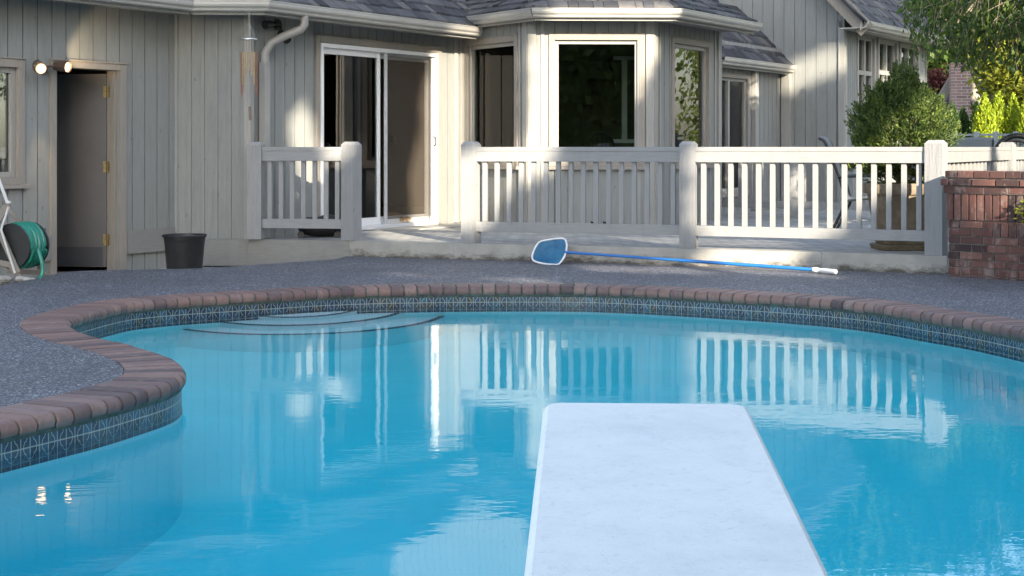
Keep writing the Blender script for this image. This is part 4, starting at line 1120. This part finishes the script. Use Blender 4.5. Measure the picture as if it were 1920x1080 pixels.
# ------------------------------------------------------------------ on the patio by the door
bag = thing('duffel_bag', (-1.95, 10.0 * Q, .15), 'low black bag lying behind the short railing next to the sliding door', 'bag')
mb = MB(1); cb_ = Vector((-1.99, 10.0 * Q, .15))
rows = []
for i in range(17):
    t = -1 + 2 * i / 16; e = (1 - abs(t) ** 3.2) ** .5 if abs(t) < 1 else 0.02
    for k in range(16):
        a = 2 * math.pi * k / 16; hz = .13 * e * (1 + .12 * math.sin(t * 5)); ww = .17 * e
        mb.v.append((cb_.x + .26 * t, cb_.y + .1 + ww * math.cos(a), cb_.z + .095 + (hz if math.sin(a) > 0 else .09 * e) * math.sin(a)))
for i in range(16):
    for k in range(16): k2 = (k + 1) % 16; mb.f.append((i * 16 + k, i * 16 + k2, (i + 1) * 16 + k2, (i + 1) * 16 + k)); mb.t.append(.5)
mb.build('bag_body', M['bag'], bag, smooth='all')
mb = MB(2)
for s_ in (-.20, .18): mb.lathe(cb_ + Vector((s_, -.06, .03)), [(.001, -.02), (.035, -.02), (.038, 0), (.035, .02), (.001, .02)], 18, ax=(0, 1, 0))
mb.build('bag_foot', M['black'], bag, smooth=True)
mb = MB(3); mb.tube([cb_ + Vector((-.22, -.07, .12)), cb_ + Vector((-.1, -.1, .16)), cb_ + Vector((.05, -.1, .155)), cb_ + Vector((.2, -.08, .12))], .009, 6); mb.build('strap', M['black'], bag, smooth=True)
def shoe(c, d, label, mt, sc_=1):
    o = thing('sneaker', c, label, 'shoe', 'shoes inside the sliding door'); d = Vector(d).normalized(); x = Vector((-d.y, d.x, 0)); up = Vector((0, 0, 1))
    mb = MB(); rows = [(-.14, .028, .055), (-.12, .035, .085), (-.07, .036, .09), (-.02, .036, .082), (.03, .042, .062), (.08, .046, .045), (.12, .040, .034), (.145, .02, .024)]
    for l, ww, h in rows:
        for k in range(10):
            a = math.pi * k / 9; mb.v.append(tuple(c + (d * l + x * math.cos(a) * ww + up * (.02 + math.sin(a) ** .7 * h)) * sc_))
    for i in range(len(rows) - 1):
        for k in range(9): mb.f.append((i * 10 + k, i * 10 + k + 1, (i + 1) * 10 + k + 1, (i + 1) * 10 + k)); mb.t.append(.5)
    mb.f.append(tuple(range(10))); mb.t.append(.5); mb.f.append(tuple(range(70, 80))); mb.t.append(.5)
    mb.build('shoe_upper', mt, o, smooth='all')
    mb = MB(); n_ = 20; pl_ = [c + (d * (.15 * math.cos(2 * math.pi * k / n_)) + x * (.047 * math.sin(2 * math.pi * k / n_))) * sc_ for k in range(n_)]
    mb.prism([(p.x, p.y) for p in pl_], c.z, c.z + .022 * sc_); mb.build('sole', M['sole'], o)
    return o
q_ = F_sl.P(F_sl.s_px(742, -.15), -.17, .21); shoe(q_, (.8, -.3, 0), 'tan lace-up shoe just inside the open sliding door, the nearer of the pair', M['tan'])
shoe(q_ + Vector((.05, .10, 0)), (.75, -.2, 0), 'tan shoe behind its mate inside the sliding door', M['tan'])
shoe(q_ + Vector((-.24, -.02, 0)), (.9, -.2, 0), 'pinkish slipper left of the tan shoes behind the door frame', M['pinkp'], .7)
st_ = MB(); st_.box(F_sl, s0, s1, -1.0, -.121, .149, .209); st_.build('floor', M['darkfloor'], house)
dm = MB(1); a = F_sl.s_px(735, .3); dm.box(F_sl, a - .05, a + 1.2, .10, .52, .1515, .163); dmo = dm.build('doormat', M['mat_fibre']); tag(dmo, 'thin pale doormat on the pavers in front of the sliding door', 'doormat')
cu = MB(2); sA_, sB_ = F_sl.s_px(655, -.2), F_sl.s_px(703, -.2)
ptsC = [F_sl.P(sA_ + (sB_ - sA_) * i / 60, -.26 + .035 * math.sin(i * .9), 0) for i in range(61)]
for a, b in zip(ptsC, ptsC[1:]): cu.quad((a.x, a.y, .16), (b.x, b.y, .16), (b.x, b.y, 2.3), (a.x, a.y, 2.3), .5)
cuo = cu.build('curtain', M['curtain'], None, smooth='all', fixn=False); tag(cuo, 'brown pleated curtain hanging behind the left pane of the sliding door', 'curtain')
va = thing('vase', F_sl.P(F_sl.s_px(632, -.4), -.45, .2), 'tall brown vase behind the left pane of the sliding door', 'vase')
mb = MB(); mb.lathe(F_sl.P(F_sl.s_px(632, -.4), -.45, .16), [(.07, 0), (.10, .05), (.14, .3), (.15, .45), (.10, .6), (.07, .66), (.09, .70), (.08, .70), (.06, .66)], 24); mb.build('vase_body', M['terravase'], va, smooth=True)

# ------------------------------------------------------------------ patio chairs
def chair(loc, rot, label, seed=0):
    o = thing('patio_chair', (0, 0, 0), label, 'chair', 'sling patio chairs')
    mb = MB()
    for s_ in (-.27, .27):
        mb.tube(catmull([(.26, s_, 0), (.235, s_, .2), (.25, s_, .42), (.24, s_, .60), (.18, s_, .635), (-.05, s_, .63), (-.22, s_, .62)], False, 5), .016, 8)
        mb.tube(catmull([(-.30, s_ * .95, 0), (-.18, s_ * .95, .25), (-.14, s_ * .93, .36), (-.20, s_ * .93, .60), (-.30, s_ * .93, .86), (-.36, s_ * .93, 1.0), (-.42, s_ * .9, 1.035)], False, 5), .016, 8)
        mb.tube([(.24, s_ * .93, .40), (0, s_ * .93, .385), (-.15, s_ * .93, .36)], .014, 8)
    for (x, z) in ((.24, .40), (-.14, .36), (-.24, .12), (.235, .12)): mb.tube([(x, -.26, z), (x, .26, z)], .012, 8)
    mb.build('frame', M['blackm'], o, smooth=True)
    mb = MB(); pr = catmull([(.25, .415), (.05, .395), (-.12, .38), (-.165, .46), (-.21, .62), (-.30, .88), (-.36, 1.01), (-.42, 1.05)], False, 4)
    for a, b in zip(pr, pr[1:]): mb.hexa([(a.x, -.245, a.y), (b.x, -.245, b.y), (b.x, .245, b.y), (a.x, .245, a.y), (a.x, -.245, a.y + .008), (b.x, -.245, b.y + .008), (b.x, .245, b.y + .008), (a.x, .245, a.y + .008)], .5)
    mb.build('sling_seat', M['sling'], o)
    o.location = loc; o.rotation_euler.z = rot; return o
chair((3.78, 10.4 * Q, .15), R(-18), 'dark framed sling chair behind the railing, left of the potted juniper')
chair((5.35, 11.3 * Q, .15), R(245), 'grey sling chair behind the sunlit railing, right of the juniper')
HC = 11.5 * Q
ch = thing('hoop_chair', (6.05, HC, .15), 'dark rounded tub chair with arched back beyond the last railing post', 'chair')
mb = MB(); arch = [(6.05 + .27 * math.cos(R(a)), HC, .15 + .80 + .28 * math.sin(R(a))) for a in range(-10, 191, 10)]
mb.tube([(6.32, HC, .15)] + arch + [(5.78, HC, .15)], .035, 10)
mb.tube([(6.05 + .24 * math.cos(R(a)), HC + .02, .15 + .78 + .24 * math.sin(R(a))) for a in range(0, 181, 12)], .02, 8)
for x in (-.15, 0, .15): mb.tube([(6.05 + x, HC, .55), (6.05 + x, HC, 1.15)], .012, 6)
mb.build('back', M['blackm'], ch, smooth=True)
mb = MB(); mb.lathe((6.05, HC - .25, .55), [(.001, 0), (.27, 0), (.29, .02), (.27, .05), (.001, .06)], 28); mb.build('seat', M['blackm'], ch, smooth=True)
mb = MB()
for x in (-.2, .2): mb.tube([(6.05 + x, HC - .48, .15), (6.05 + x * .9, HC - .42, .55)], .016, 8)
mb.build('front_legs', M['blackm'], ch)

# ------------------------------------------------------------------ potted juniper
pc = Vector((3.58, 8.85 * Q, .15))
pt = thing('planter', pc, 'large square tapering terracotta planter holding the juniper behind the railing', 'planter')
mb = MB(); mb.lathe(pc, [(.19, .05), (.20, .06), (.265, .50), (.268, .505), (.29, .51), (.30, .53), (.30, .60), (.29, .61), (.265, .61), (.26, .56), (.01, .56)], 48, sq=7); mb.build('pot_body', M['terra'], pt, smooth=True)
mb = MB(); mb.lathe(pc, [(.21, 0), (.235, .005), (.245, .045), (.21, .05), (.01, .048)], 48, sq=8); mb.build('base_tray', M['saucer'], pt, smooth=True)
mb = MB(); mb.lathe(pc, [(.255, .56), (.25, .585), (.1, .60), (.01, .605)], 40, sq=7); mb.build('soil', M['soil'], pt)
jn = thing('juniper', pc + Vector((0, 0, .58)), 'bushy green juniper growing in the square planter, sunlit at the right', 'shrub')
rg = np.random.default_rng(8)
def spray_crown(name, c, rad, n_cl, n_leaf, mat, parent, size, seed, aspect=.35, cl=.05, up=.5, top_jag=.25, shape=None, inner=.35):
    rg = np.random.default_rng(seed)
    d = rg.normal(0, 1, (n_cl, 3)); d /= np.linalg.norm(d, axis=1)[:, None]
    rr = (inner + (1 - inner) * rg.random(n_cl) ** .45)
    lob = 1 + top_jag * (np.sin(d[:, 0] * 5 + seed) * np.cos(d[:, 1] * 4 + d[:, 2] * 3) + .4 * rg.normal(0, .5, n_cl))
    C = d * rr[:, None] * lob[:, None]
    if shape is not None: C = shape(C)
    C = C * np.array(rad) + np.array(c)
    ct = np.clip(rg.normal(.5, .22, n_cl), 0, 1)
    P = np.repeat(C, n_leaf, 0); D = np.repeat(d, n_leaf, 0); TT = np.repeat(ct, n_leaf)
    k = rg.random(len(P))[:, None]
    dirv = D * (1 - up) + np.array([0, 0, up]); dirv /= np.linalg.norm(dirv, axis=1)[:, None]
    P = P + dirv * k * cl * 2.2 + rg.normal(0, cl * .42, P.shape) * (1.1 - k)
    t = np.clip(TT + rg.normal(0, .16, len(P)), 0, 1)
    return leaves(name, P, dirv, size, aspect, mat, parent, seed, t, .45)
def ashape(C):
    z = C[:, 2]; f = np.clip(1 - .85 * np.clip((z + .2) / 1.2, 0, 1) ** 1.6, .05, 1); return np.stack([C[:, 0] * f, C[:, 1] * f, z], 1)
def jshape(C):
    z = C[:, 2]; f = np.where(z > 0, 1 - .42 * np.clip(z, 0, 1.2) ** 1.5, 1 - .12 * z * z)
    return np.stack([C[:, 0] * f, C[:, 1] * f, C[:, 2]], 1)
spray_crown('foliage', (pc.x, pc.y, 1.22), (.41, .44, .51), 2100, 26, M['juniper'], jn, .030, 3, cl=.045, shape=jshape, top_jag=.26)
for i, (dx, dz, hh_) in enumerate(((-.06, 1.66, .20), (.09, 1.62, .16), (-.19, 1.50, .16), (.24, 1.46, .14), (-.40, 1.12, .10), (-.47, .95, .08), (.33, 1.25, .12), (-.30, 1.34, .12))):
    spray_crown('spray', (pc.x + dx, pc.y - .1 + .05 * i % .2, dz), (.055, .06, hh_), 70, 20, M['juniper'], jn, .028, 80 + i, cl=.03, up=.7, shape=ashape, top_jag=.1)
mb = MB(); 
for a in range(7): mb.tube([pc + Vector((0, 0, .58)), pc + Vector((.12 * math.cos(a), .12 * math.sin(a), .85)), pc + Vector((.3 * math.cos(a), .3 * math.sin(a), 1.25))], [.022, .015, .006], 6)
mb.build('trunk', M['trunk'], jn)

# ------------------------------------------------------------------ garden behind: fence, arborvitae, neighbour house, trees
fn = thing('garden_fence', (6.4, 14.0 * Q, 0), 'low blue-grey board fence beyond the patio in front of the golden arborvitae', 'fence')
Ff = Fr(tuple(at(1778, 260, 13.6)[:2]), tuple(at(1990, 262, 13.2)[:2]))
mb = MB(1); ztop = EYE + (276 - 251) / 1800 * 13.6
mb.box(Ff, 0, Ff.L, -.02, .0, -.14, ztop - .07); mb.build('board_panel', M['fencep'], fn)
mb = MB(2); mb.box(Ff, 0, Ff.L, .0005, .03, ztop - .03, ztop); mb.box(Ff, 0, Ff.L, .0005, .025, ztop - .14, ztop - .10); mb.build('top_rail', M['fencep'], fn)
for x in (1792, 1832, 1868, 1906):
    a = Ff.s_px(x); mb = MB(3); mb.box(Ff, a - .035, a + .035, .0305, .09, -.14, ztop + .03); mb.build('post', M['fencep'], fn)
def ashape(C):
    z = C[:, 2]; f = np.clip(1 - .85 * np.clip((z + .2) / 1.2, 0, 1) ** 1.6, .05, 1); return np.stack([C[:, 0] * f, C[:, 1] * f, z], 1)
def arbor(x, ytop, ybot, hwpx, Y, mat, label, group, seed, nm='arborvitae', cat='shrub'):
    c = at(x, (ytop + ybot) / 2, Y); hh = (ybot - ytop) / 2 / 1800 * Y; rw = hwpx / 1800 * Y
    o = thing(nm, (c.x, c.y, -.14), label, cat, group)
    spray_crown('foliage', (c.x, c.y, c.z), (rw, rw, hh), 420, 16, mat, o, .05, seed, cl=.06, up=.8, shape=ashape, top_jag=.08, aspect=.45)
    mb = MB(); mb.tube([(c.x, c.y, -.14), (c.x, c.y, c.z + hh * .3)], [.05, .02], 6); mb.build('trunk', M['trunk'], o)
ga = 'golden arborvitae in a row behind the fence'
arbor(1846, 184, 300, 17, 16.0, M['arbor'], 'golden arborvitae just right of the neighbouring roof edge, leftmost of the sunlit row', ga, 21)
arbor(1871, 181, 304, 17, 16.2, M['arbor'], 'tallest golden arborvitae, second of the sunlit row', ga, 22)
arbor(1900, 188, 300, 15, 16.1, M['arbor'], 'golden arborvitae third in the sunlit row', ga, 23)
arbor(1925, 190, 300, 16, 15.9, M['arbor'], 'golden arborvitae at the right picture edge', ga, 24)
gd = 'shaded arborvitae below the brick chimney'
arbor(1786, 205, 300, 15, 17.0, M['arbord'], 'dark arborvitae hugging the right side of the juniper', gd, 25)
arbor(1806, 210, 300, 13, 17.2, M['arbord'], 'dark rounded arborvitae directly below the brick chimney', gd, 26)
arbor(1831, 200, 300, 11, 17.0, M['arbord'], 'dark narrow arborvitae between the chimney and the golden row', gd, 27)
# neighbour house
nh = thing('neighbour_house', (13.5, 29 * Q, 0), 'neighbouring house with brick chimney and grey shingle roof behind the arborvitae', 'house')
Yn = 28.0
mb = MB(1); g1 = [at(1763, 185, Yn), at(1785, 140, Yn), at(1800, 128, Yn), at(1835, 215, Yn)]
poly = [at(1763, 300, Yn), at(1835, 300, Yn), at(1835, 210, Yn), at(1797, 128, Yn), at(1763, 185, Yn)]
n = len(poly); mb.v += [tuple(p) for p in poly] + [tuple(p + Vector((1.5, 5, 0))) for p in poly]; mb.f += [tuple(range(n)), tuple(range(n, 2 * n))]; mb.t += [.5, .5]
for i in range(n): j = (i + 1) % n; mb.f.append((i, j, n + j, n + i)); mb.t.append(.5)
mb.build('wall', M['skirt'], nh)
def nb_brick():
    m = NT('pink_house_brick'); v = m.coord((1, 1, 1)); 
    cx_ = m.add('CombineXYZ'); sp_ = m.add('SeparateXYZ'); m.l(v, sp_.inputs[0]); m.l(m.math('ADD', sp_.outputs[0], sp_.outputs[1]), cx_.inputs[0]); m.l(sp_.outputs[2], cx_.inputs[1])
    br = m.add('TexBrick'); m.l(cx_.outputs[0], br.inputs['Vector']); br.inputs['Scale'].default_value = 1; br.inputs['Brick Width'].default_value = .24; br.inputs['Row Height'].default_value = .085; br.inputs['Mortar Size'].default_value = .01
    br.inputs['Color1'].default_value = c4((.33, .20, .18)); br.inputs['Color2'].default_value = c4((.20, .13, .13)); br.inputs['Mortar'].default_value = c4((.42, .36, .33))
    m.base(m.mix(m.ramp(m.noise(v, 2, 4), [(.4, (0, 0, 0)), (.8, (.5, .5, .5))]), br.outputs[0], (.4, .33, .30)), .85, .2); return m.m
M['nbrick'] = nb_brick()
FC = Fr(tuple(at(1783, 0, Yn - .8)[:2]), ang=R(-12)); mb = MB(2)
cw = (1818 - 1783) / 1800 * Yn * .98
mb.box(FC, 0, cw, -.8, 0, -.1, at(0, 122, Yn).z); mb.box(FC, 0, cw * 1.5, -.8, -.01, -.1, at(0, 208, Yn).z)
mb.build('chimney', M['nbrick'], nh)
mb = MB(3); rr = random.Random(2)
ra, rb, rc2, rdd = at(1800, 126, Yn - .3), at(1838, 216, Yn - .3), at(1905, 210, Yn + 5), at(1858, 118, Yn + 5)
for i in range(11):
    for j in range(16):
        u0, u1, v0, v1 = i / 11, (i + 1) / 11 + .03, j / 16, (j + 1) / 16 - .008
        q4 = [ra.lerp(rb, u).lerp(rdd.lerp(rc2, u), v) for u, v in ((u0, v0), (u1, v0), (u1, v1), (u0, v1))]
        up_ = Vector((.02, -.05, .06)); q4[1] += up_; q4[2] += up_
        mb.quad(*q4, t=rr.random())
mb.build('roof', M['shingle'], nh)
mb = MB(4); mb.bar(ra + Vector((0, -.1, .05)), rb + Vector((0, -.1, .05)), .1, .28); mb.bar(at(1763, 188, Yn - .3), at(1799, 128, Yn - .3), .1, .25); mb.build('barge_board', M['trim'], nh)
mb = MB(5); a, b = at(1778, 185, Yn - .02), at(1784, 165, Yn - .02)
for k in range(7): mb.box(WF, a.x, b.x + .05, a.y - .05, a.y - .01, a.z - .1 + k * .07, a.z - .06 + k * .07)
mb.build('louvre_vent', M['trim'], nh)

def tree(name, c, rad, n_cl, n_leaf, mat, label, cat, group, seed, size=.2, trunk_r=.25, ground=-.14, keep=None):
    o = thing(name, (c[0], c[1], ground), label, cat, group)
    rg = np.random.default_rng(seed)
    nl = 9; lob = rg.normal(0, 1, (nl, 3)); lob /= np.linalg.norm(lob, axis=1)[:, None]; lob *= (.35 + .35 * rg.random(nl))[:, None]
    LC = np.vstack([[0, 0, 0], lob]); LR = np.concatenate([[.55], .28 + .2 * rg.random(nl)])
    w_ = LR ** 2; pick = rg.choice(nl + 1, n_cl, p=w_ / w_.sum())
    d = rg.normal(0, 1, (n_cl, 3)); d /= np.linalg.norm(d, axis=1)[:, None]
    C = (LC[pick] + d * (LR[pick] * (.45 + .6 * rg.random(n_cl) ** .6))[:, None]) * np.array(rad) + np.array(c)
    ct = np.clip(rg.normal(.5, .2, n_cl) + d[:, 2] * .12, 0, 1)
    P = np.repeat(C, n_leaf, 0) + rg.normal(0, size * 1.3, (n_cl * n_leaf, 3)); D = np.repeat(d, n_leaf, 0); t = np.clip(np.repeat(ct, n_leaf) + rg.normal(0, .15, len(P)), 0, 1)
    leaves('crown', P, D + np.array([0, 0, -.3]), size, .55, mat, o, seed, t, .8)
    mb = MB(seed); base = Vector((c[0], c[1], ground)); ctr = Vector(c)
    mb.tube([base, base.lerp(ctr, .5) + Vector((.1, .05, 0)), ctr], [trunk_r, trunk_r * .75, trunk_r * .45], 8)
    for q in LC[1:]:
        e = Vector((q[0] * rad[0], q[1] * rad[1], q[2] * rad[2])) + ctr; s_ = base.lerp(ctr, .75); mb.tube([s_, s_.lerp(e, .5) + Vector((0, 0, .15)), e], [trunk_r * .4, trunk_r * .25, trunk_r * .08], 6)
    mb.build('trunk', M['trunk'], o)
    return o
tree('broadleaf_tree', at(1922, 140, 21), (1.15, 1.3, 1.35), 700, 9, M['treey'], 'sunlit yellow-green tree rising behind the golden arborvitae', 'tree', None, 31, .12)
tree('maple_tree', at(1757, 155, 30), (.42, .5, .38), 160, 8, M['redleaf'], 'small red-leaved maple left of the brick chimney', 'tree', None, 32, .12, .1)
gb_ = 'tall trees behind the houses'
bt = [((9, 34, 6.5), (5, 3, 6), 'dark tall tree directly behind the brick chimney'), ((15.6, 37, 3.8), (6, 3, 7.5), 'broad dark tree beyond the neighbouring roof'), ((22, 33, 6), (4.5, 3, 5.5), 'dark tree at the far right behind the sunlit foliage'),
      ((12.5, 40, 10), (6, 3, 6), 'highest tree crown above the wing roof'),
      ((13.8, 35, 10.5), (4.5, 3, 5.5), 'tall tree mirrored in the pool to the right of the diving board'), ((19, 36, 10), (4.5, 3, 5), 'tall tree mirrored at the right edge of the pool'),
      ((3, 30, 8), (4.5, 3, 4.2), 'tall tree standing behind the gable, mirrored in the pool'), ((-6, 31, 8.5), (5, 3, 4.5), 'tall tree behind the main roof, mirrored at the left of the pool')]
for i, (c, rad, lb) in enumerate(bt): tree('tall_tree', q2(c), rad, 3600, 9, M['treeg'], lb, 'tree', gb_, 40 + i, .34, .35)

# weeping tree, upper right
wt = thing('weeping_tree', (7.2, 11.2 * Q, -.14), 'weeping tree with drooping leafy branches hanging in at the upper right corner', 'tree')
rg = np.random.default_rng(12); mb = MB(2)
root = Vector((7.2, 11.2 * Q, -.14)); crown = Vector((7.0, 11.0 * Q, 3.6))
mb.tube([root, root.lerp(crown, .5) + Vector((.1, 0, 0)), crown], [.16, .13, .09], 8); mb.build('trunk', M['trunk'], wt)
mbr = MB(3); LP = []; LD = []
def low(x):  # lower outline in picture pixels, used only to choose how far each real twig hangs
    xs = [1690, 1720, 1745, 1775, 1800, 1830, 1860, 1890, 1930, 1980, 2100]; ys = [62, 112, 134, 120, 152, 150, 128, 158, 150, 150, 170]
    return float(np.interp(x, xs, ys))
for k in range(185):
    Y = rg.uniform(9.9, 11.4); px = 1702 + 380 * rg.random() ** .9; ytop = -150 + 200 * rg.random()
    if px < 1790: ytop = max(ytop, (1790 - px) * .55 - 50)
    yb = low(px) - 16 - abs(rg.normal(0, 14)) - (rg.random() < .5) * rg.uniform(0, 70)
    if yb < ytop + 20: yb = ytop + 20
    a = at(px + 45 + rg.normal(0, 50), ytop, Y); b = at(px, yb, Y + rg.normal(0, .08))
    c = a.lerp(b, .45) + Vector((rg.normal(.0, .06) - .05, rg.normal(0, .05), .10))
    pts = catmull([tuple(a), tuple(c), tuple(b)], False, 6)
    mbr.tube(pts, [.006 - .0045 * i / (len(pts) - 1) for i in range(len(pts))], 4)
    if k % 3 == 0: mbr.tube([crown + Vector((0, 0, .3)), crown.lerp(a, .6) + Vector((0, 0, .45)), a], [.03, .016, .007], 5)
    L = sum((q - p).length for p, q in zip(pts, pts[1:])); nl = int(L * 48)
    for j in range(nl):
        t = j / nl; p = pts[min(int(t * (len(pts) - 1)), len(pts) - 2)].lerp(pts[min(int(t * (len(pts) - 1)), len(pts) - 2) + 1], (t * (len(pts) - 1)) % 1)
        LP.append(tuple(p + Vector(rg.normal(0, .05, 3)) + Vector((0, 0, -.03)))); LD.append((rg.normal(0, .35) - .15, rg.normal(0, .35), -1))
mbr.build('branches', M['limb'], wt)
leaves('foliage', np.array(LP), np.array(LD), .10, .30, M['weep'], wt, 5, None, .55)

# ------------------------------------------------------------------ unseen trees, crowns cut to shape the shade (also mirrored in the glass)
U = Vector((SDIR.y, -SDIR.x, 0)).normalized() * -1
if U.x < 0: U = -U
V = SDIR.cross(U); V = V if V.z > 0 else -V
V.normalize()
def uv(p): p = Vector(p); return (p.dot(U), p.dot(V))
def fpx(F, pts, o=0.0):
    out = []
    for x, y in pts: a, z = F.sz(x, y, o); out.append(uv(F.P(a, o, z)))
    return out
FRL = Fr(PD, PE); FCU = Fr(K[2], K[4]); FCD = Fr(PC, PD)
def gz(pts, z=0): return [uv(gnd(x, y, z)) for x, y in pts]
zones = [  # wanted sun patches; the unseen crowns are opened for these
    fpx(F_sl, [(812, 92), (836, 88), (868, 96), (872, 425), (812, 425), (770, 425), (780, 300)]),
    fpx(F_sl, [(545, 215), (580, 190), (592, 300), (590, 400), (555, 330)]),
    gz([(690, 434), (862, 428), (864, 452), (720, 452)], .15),
    fpx(F_bc, [(1003, 30), (1120, 30), (1235, 30), (1240, 110), (1215, 140), (1190, 190), (1130, 240), (1060, 300), (995, 345), (990, 200)]),
    fpx(F_bl, [(905, 400), (905, 320), (960, 300), (985, 250), (990, 350), (940, 380)]),
    fpx(F_gab, [(1452, 130), (1500, 108), (1560, 96), (1582, 75), (1584, 130), (1540, 145), (1500, 165), (1462, 188)]),
    fpx(F_rec, [(1405, 150), (1420, 150), (1418, 215), (1408, 200)]),
    fpx(FRL, [(1300, 250), (1790, 250), (1790, 330), (1730, 335), (1690, 360), (1600, 405), (1525, 448), (1300, 450)]),
    fpx(FCU, [(1325, 455), (1560, 455), (1500, 480), (1440, 505), (1325, 505)]),
    gz([(1070, 498), (1300, 500), (1560, 512), (1560, 519), (1300, 511), (1080, 506)]),
    gz([(905, 519), (1000, 521), (1090, 529), (1000, 530), (900, 526)]),
    gz([(700, 512), (800, 508), (830, 510), (760, 517)]),
    fpx(FB, [(1838, 300), (2500, 300), (2500, 418), (1900, 418), (1858, 402), (1838, 388)], .02),
    fpx(Fr(PE, PF), [(1800, 262), (1850, 262), (1850, 330), (1800, 330)]),
    fpx(Fr(PE, PF), [(1858, 262), (1990, 262), (1990, 330), (1870, 330)]),
    [uv(q2(v)) for v in ((3.2, 8.7, .75), (4.2, 8.9, .7), (4.2, 8.9, 1.45), (3.7, 8.8, 1.6), (3.3, 8.8, 1.25))],
    [uv(q2(v)) for v in ((3.4, 8.75, .2), (3.72, 8.8, .2), (3.72, 8.8, .55), (3.5, 8.8, .5))],
    [uv(q2(v)) for v in ((6.5, 14.5, .3), (12, 18, .3), (12, 18, 3.4), (6.5, 14.5, 2.9))],
    [uv(at(x, y, 28)) for x, y in ((1800, 120), (1826, 120), (1826, 205), (1800, 205))],
    fpx(F_up, [(735, -330), (985, -330), (985, -60), (900, -60), (740, -120)]),
]
zones += [[uv(at(x, y, 10.4)) for x, y in ((1735, 0), (1800, -20), (1920, 0), (1900, 40), (1800, 60), (1740, 70))], [uv(at(x, y, 10.4)) for x, y in ((1860, 100), (1930, 90), (1930, 150), (1870, 150))]]
zarr = []
for z_ in zones:
    zarr.append(np.array(z_))
def inside(Pu, Pv):
    res = np.zeros(len(Pu), bool); e = .12
    for poly, ju, jv in [(p, a, b) for p in zarr for a, b in ((-e, 0), (e, 0), (0, -e), (0, e))]:
        poly = poly + np.array([ju, jv])
        c = np.zeros(len(Pu), bool); n = len(poly); x, y = poly[:, 0], poly[:, 1]; j = n - 1
        # order the polygon by angle so that it is simple
        for i in range(n):
            cond = ((y[i] > Pv) != (y[j] > Pv)) & (Pu < (x[j] - x[i]) * (Pv - y[i]) / (y[j] - y[i] + 1e-12) + x[i]); c ^= cond; j = i
        res |= c
    return res
def shade_tree(u0, u1, vtop, dist, n_leaf, label, seed, lsz=.17):
    """crown spans u0..u1 across the sun's direction; dist metres towards the sun from the pool's middle"""
    rg = np.random.default_rng(seed); H = Vector((SDIR.x, SDIR.y, 0)).normalized()
    um = (u0 + u1) / 2; base = U * um + H * dist; base.z = -.14
    o = thing('unseen_tree', tuple(base), label, 'tree', 'unseen tall trees with crowns cut to shape sun and shade')
    P = np.empty((n_leaf, 3)); uu = u0 - .5 + (u1 - u0 + 1.0) * rg.random(n_leaf); hh = dist + rg.normal(0, .7, n_leaf); z = .35 + vtop * rg.random(n_leaf) ** .85
    edge = vtop * (1 - .12 * ((uu - um) / ((u1 - u0) / 2)) ** 2)
    z = np.minimum(z, edge + rg.normal(0, .5, n_leaf))
    for k in range(3): P[:, k] = U[k] * uu + H[k] * hh
    P[:, 2] = z
    pu = P @ np.array(U); pv = P @ np.array(V)
    ins = inside(pu, pv); P = P[~ins]  # leaves that would shade a sun patch are left out
    # random orientation but mostly facing the sun
    n = len(P); long = rg.normal(0, 1, (n, 3)); s_ = np.array(SDIR); long -= (long @ s_)[:, None] * s_ * .75
    t = np.clip(rg.normal(.5, .25, n), 0, 1)
    long /= np.linalg.norm(long, axis=1)[:, None]
    X = np.cross(long, s_ + rg.normal(0, .5, (n, 3))); X /= np.linalg.norm(X, axis=1)[:, None]
    sz = (lsz * (.7 + .6 * rg.random(n)))[:, None]; off_ = np.array(base); P = P - off_
    v = np.stack([P - long * sz, P + X * sz * .6, P + long * sz, P - X * sz * .6], 1)
    me = bpy.data.meshes.new('crown'); me.vertices.add(n * 4); me.vertices.foreach_set('co', v.reshape(-1).astype(np.float32)); me.loops.add(n * 4); me.loops.foreach_set('vertex_index', np.arange(n * 4, dtype=np.int32))
    me.polygons.add(n); me.polygons.foreach_set('loop_start', np.arange(0, n * 4, 4, dtype=np.int32)); me.update(calc_edges=True)
    a = me.attributes.new('tint', 'FLOAT', 'FACE'); a.data.foreach_set('value', t.astype(np.float32)); me.materials.append(M['treeb'])
    c = bpy.data.objects.new('crown', me); col.objects.link(c); c.parent = o
    mb = MB(seed); mb.tube([base, base + Vector((.1, 0, 2)), base + Vector((0, .1, vtop * .8))], [.2, .16, .06], 8); mb.build('trunk', M['trunk'], o)
for i, (u0, u1, lb) in enumerate(((-2.5, 1.5, 'tree at the near end of the shading row, mirrored in the bay glass'), (1.5, 5.0, 'second tree of the shading row'), (5.0, 8.5, 'middle tree of the shading row'), (8.5, 12.5, 'fourth tree of the shading row'), (12.5, 16.5, 'fifth tree of the shading row'), (16.5, 22.5, 'tree at the far end of the shading row'))):
    shade_tree(u0, u1, 14.0, 6.5, int(7200 * (u1 - u0)), lb, 60 + i)
shade_tree(15, 20, 9.5, -3.4, 14000, 'unseen tree added beside the patio to be mirrored in the sliding door', 71)  # these last trees are added for the dark reflections in the panes
shade_tree(20, 27, 9.5, -3.4, 18000, 'unseen tree added further along the patio side to darken the left window reflection', 72)
shade_tree(25, 36, 9.5, -24, 80000, 'unseen tree added beyond the golden arborvitae, outside the right picture edge, to darken the bay window reflection', 73, .11)
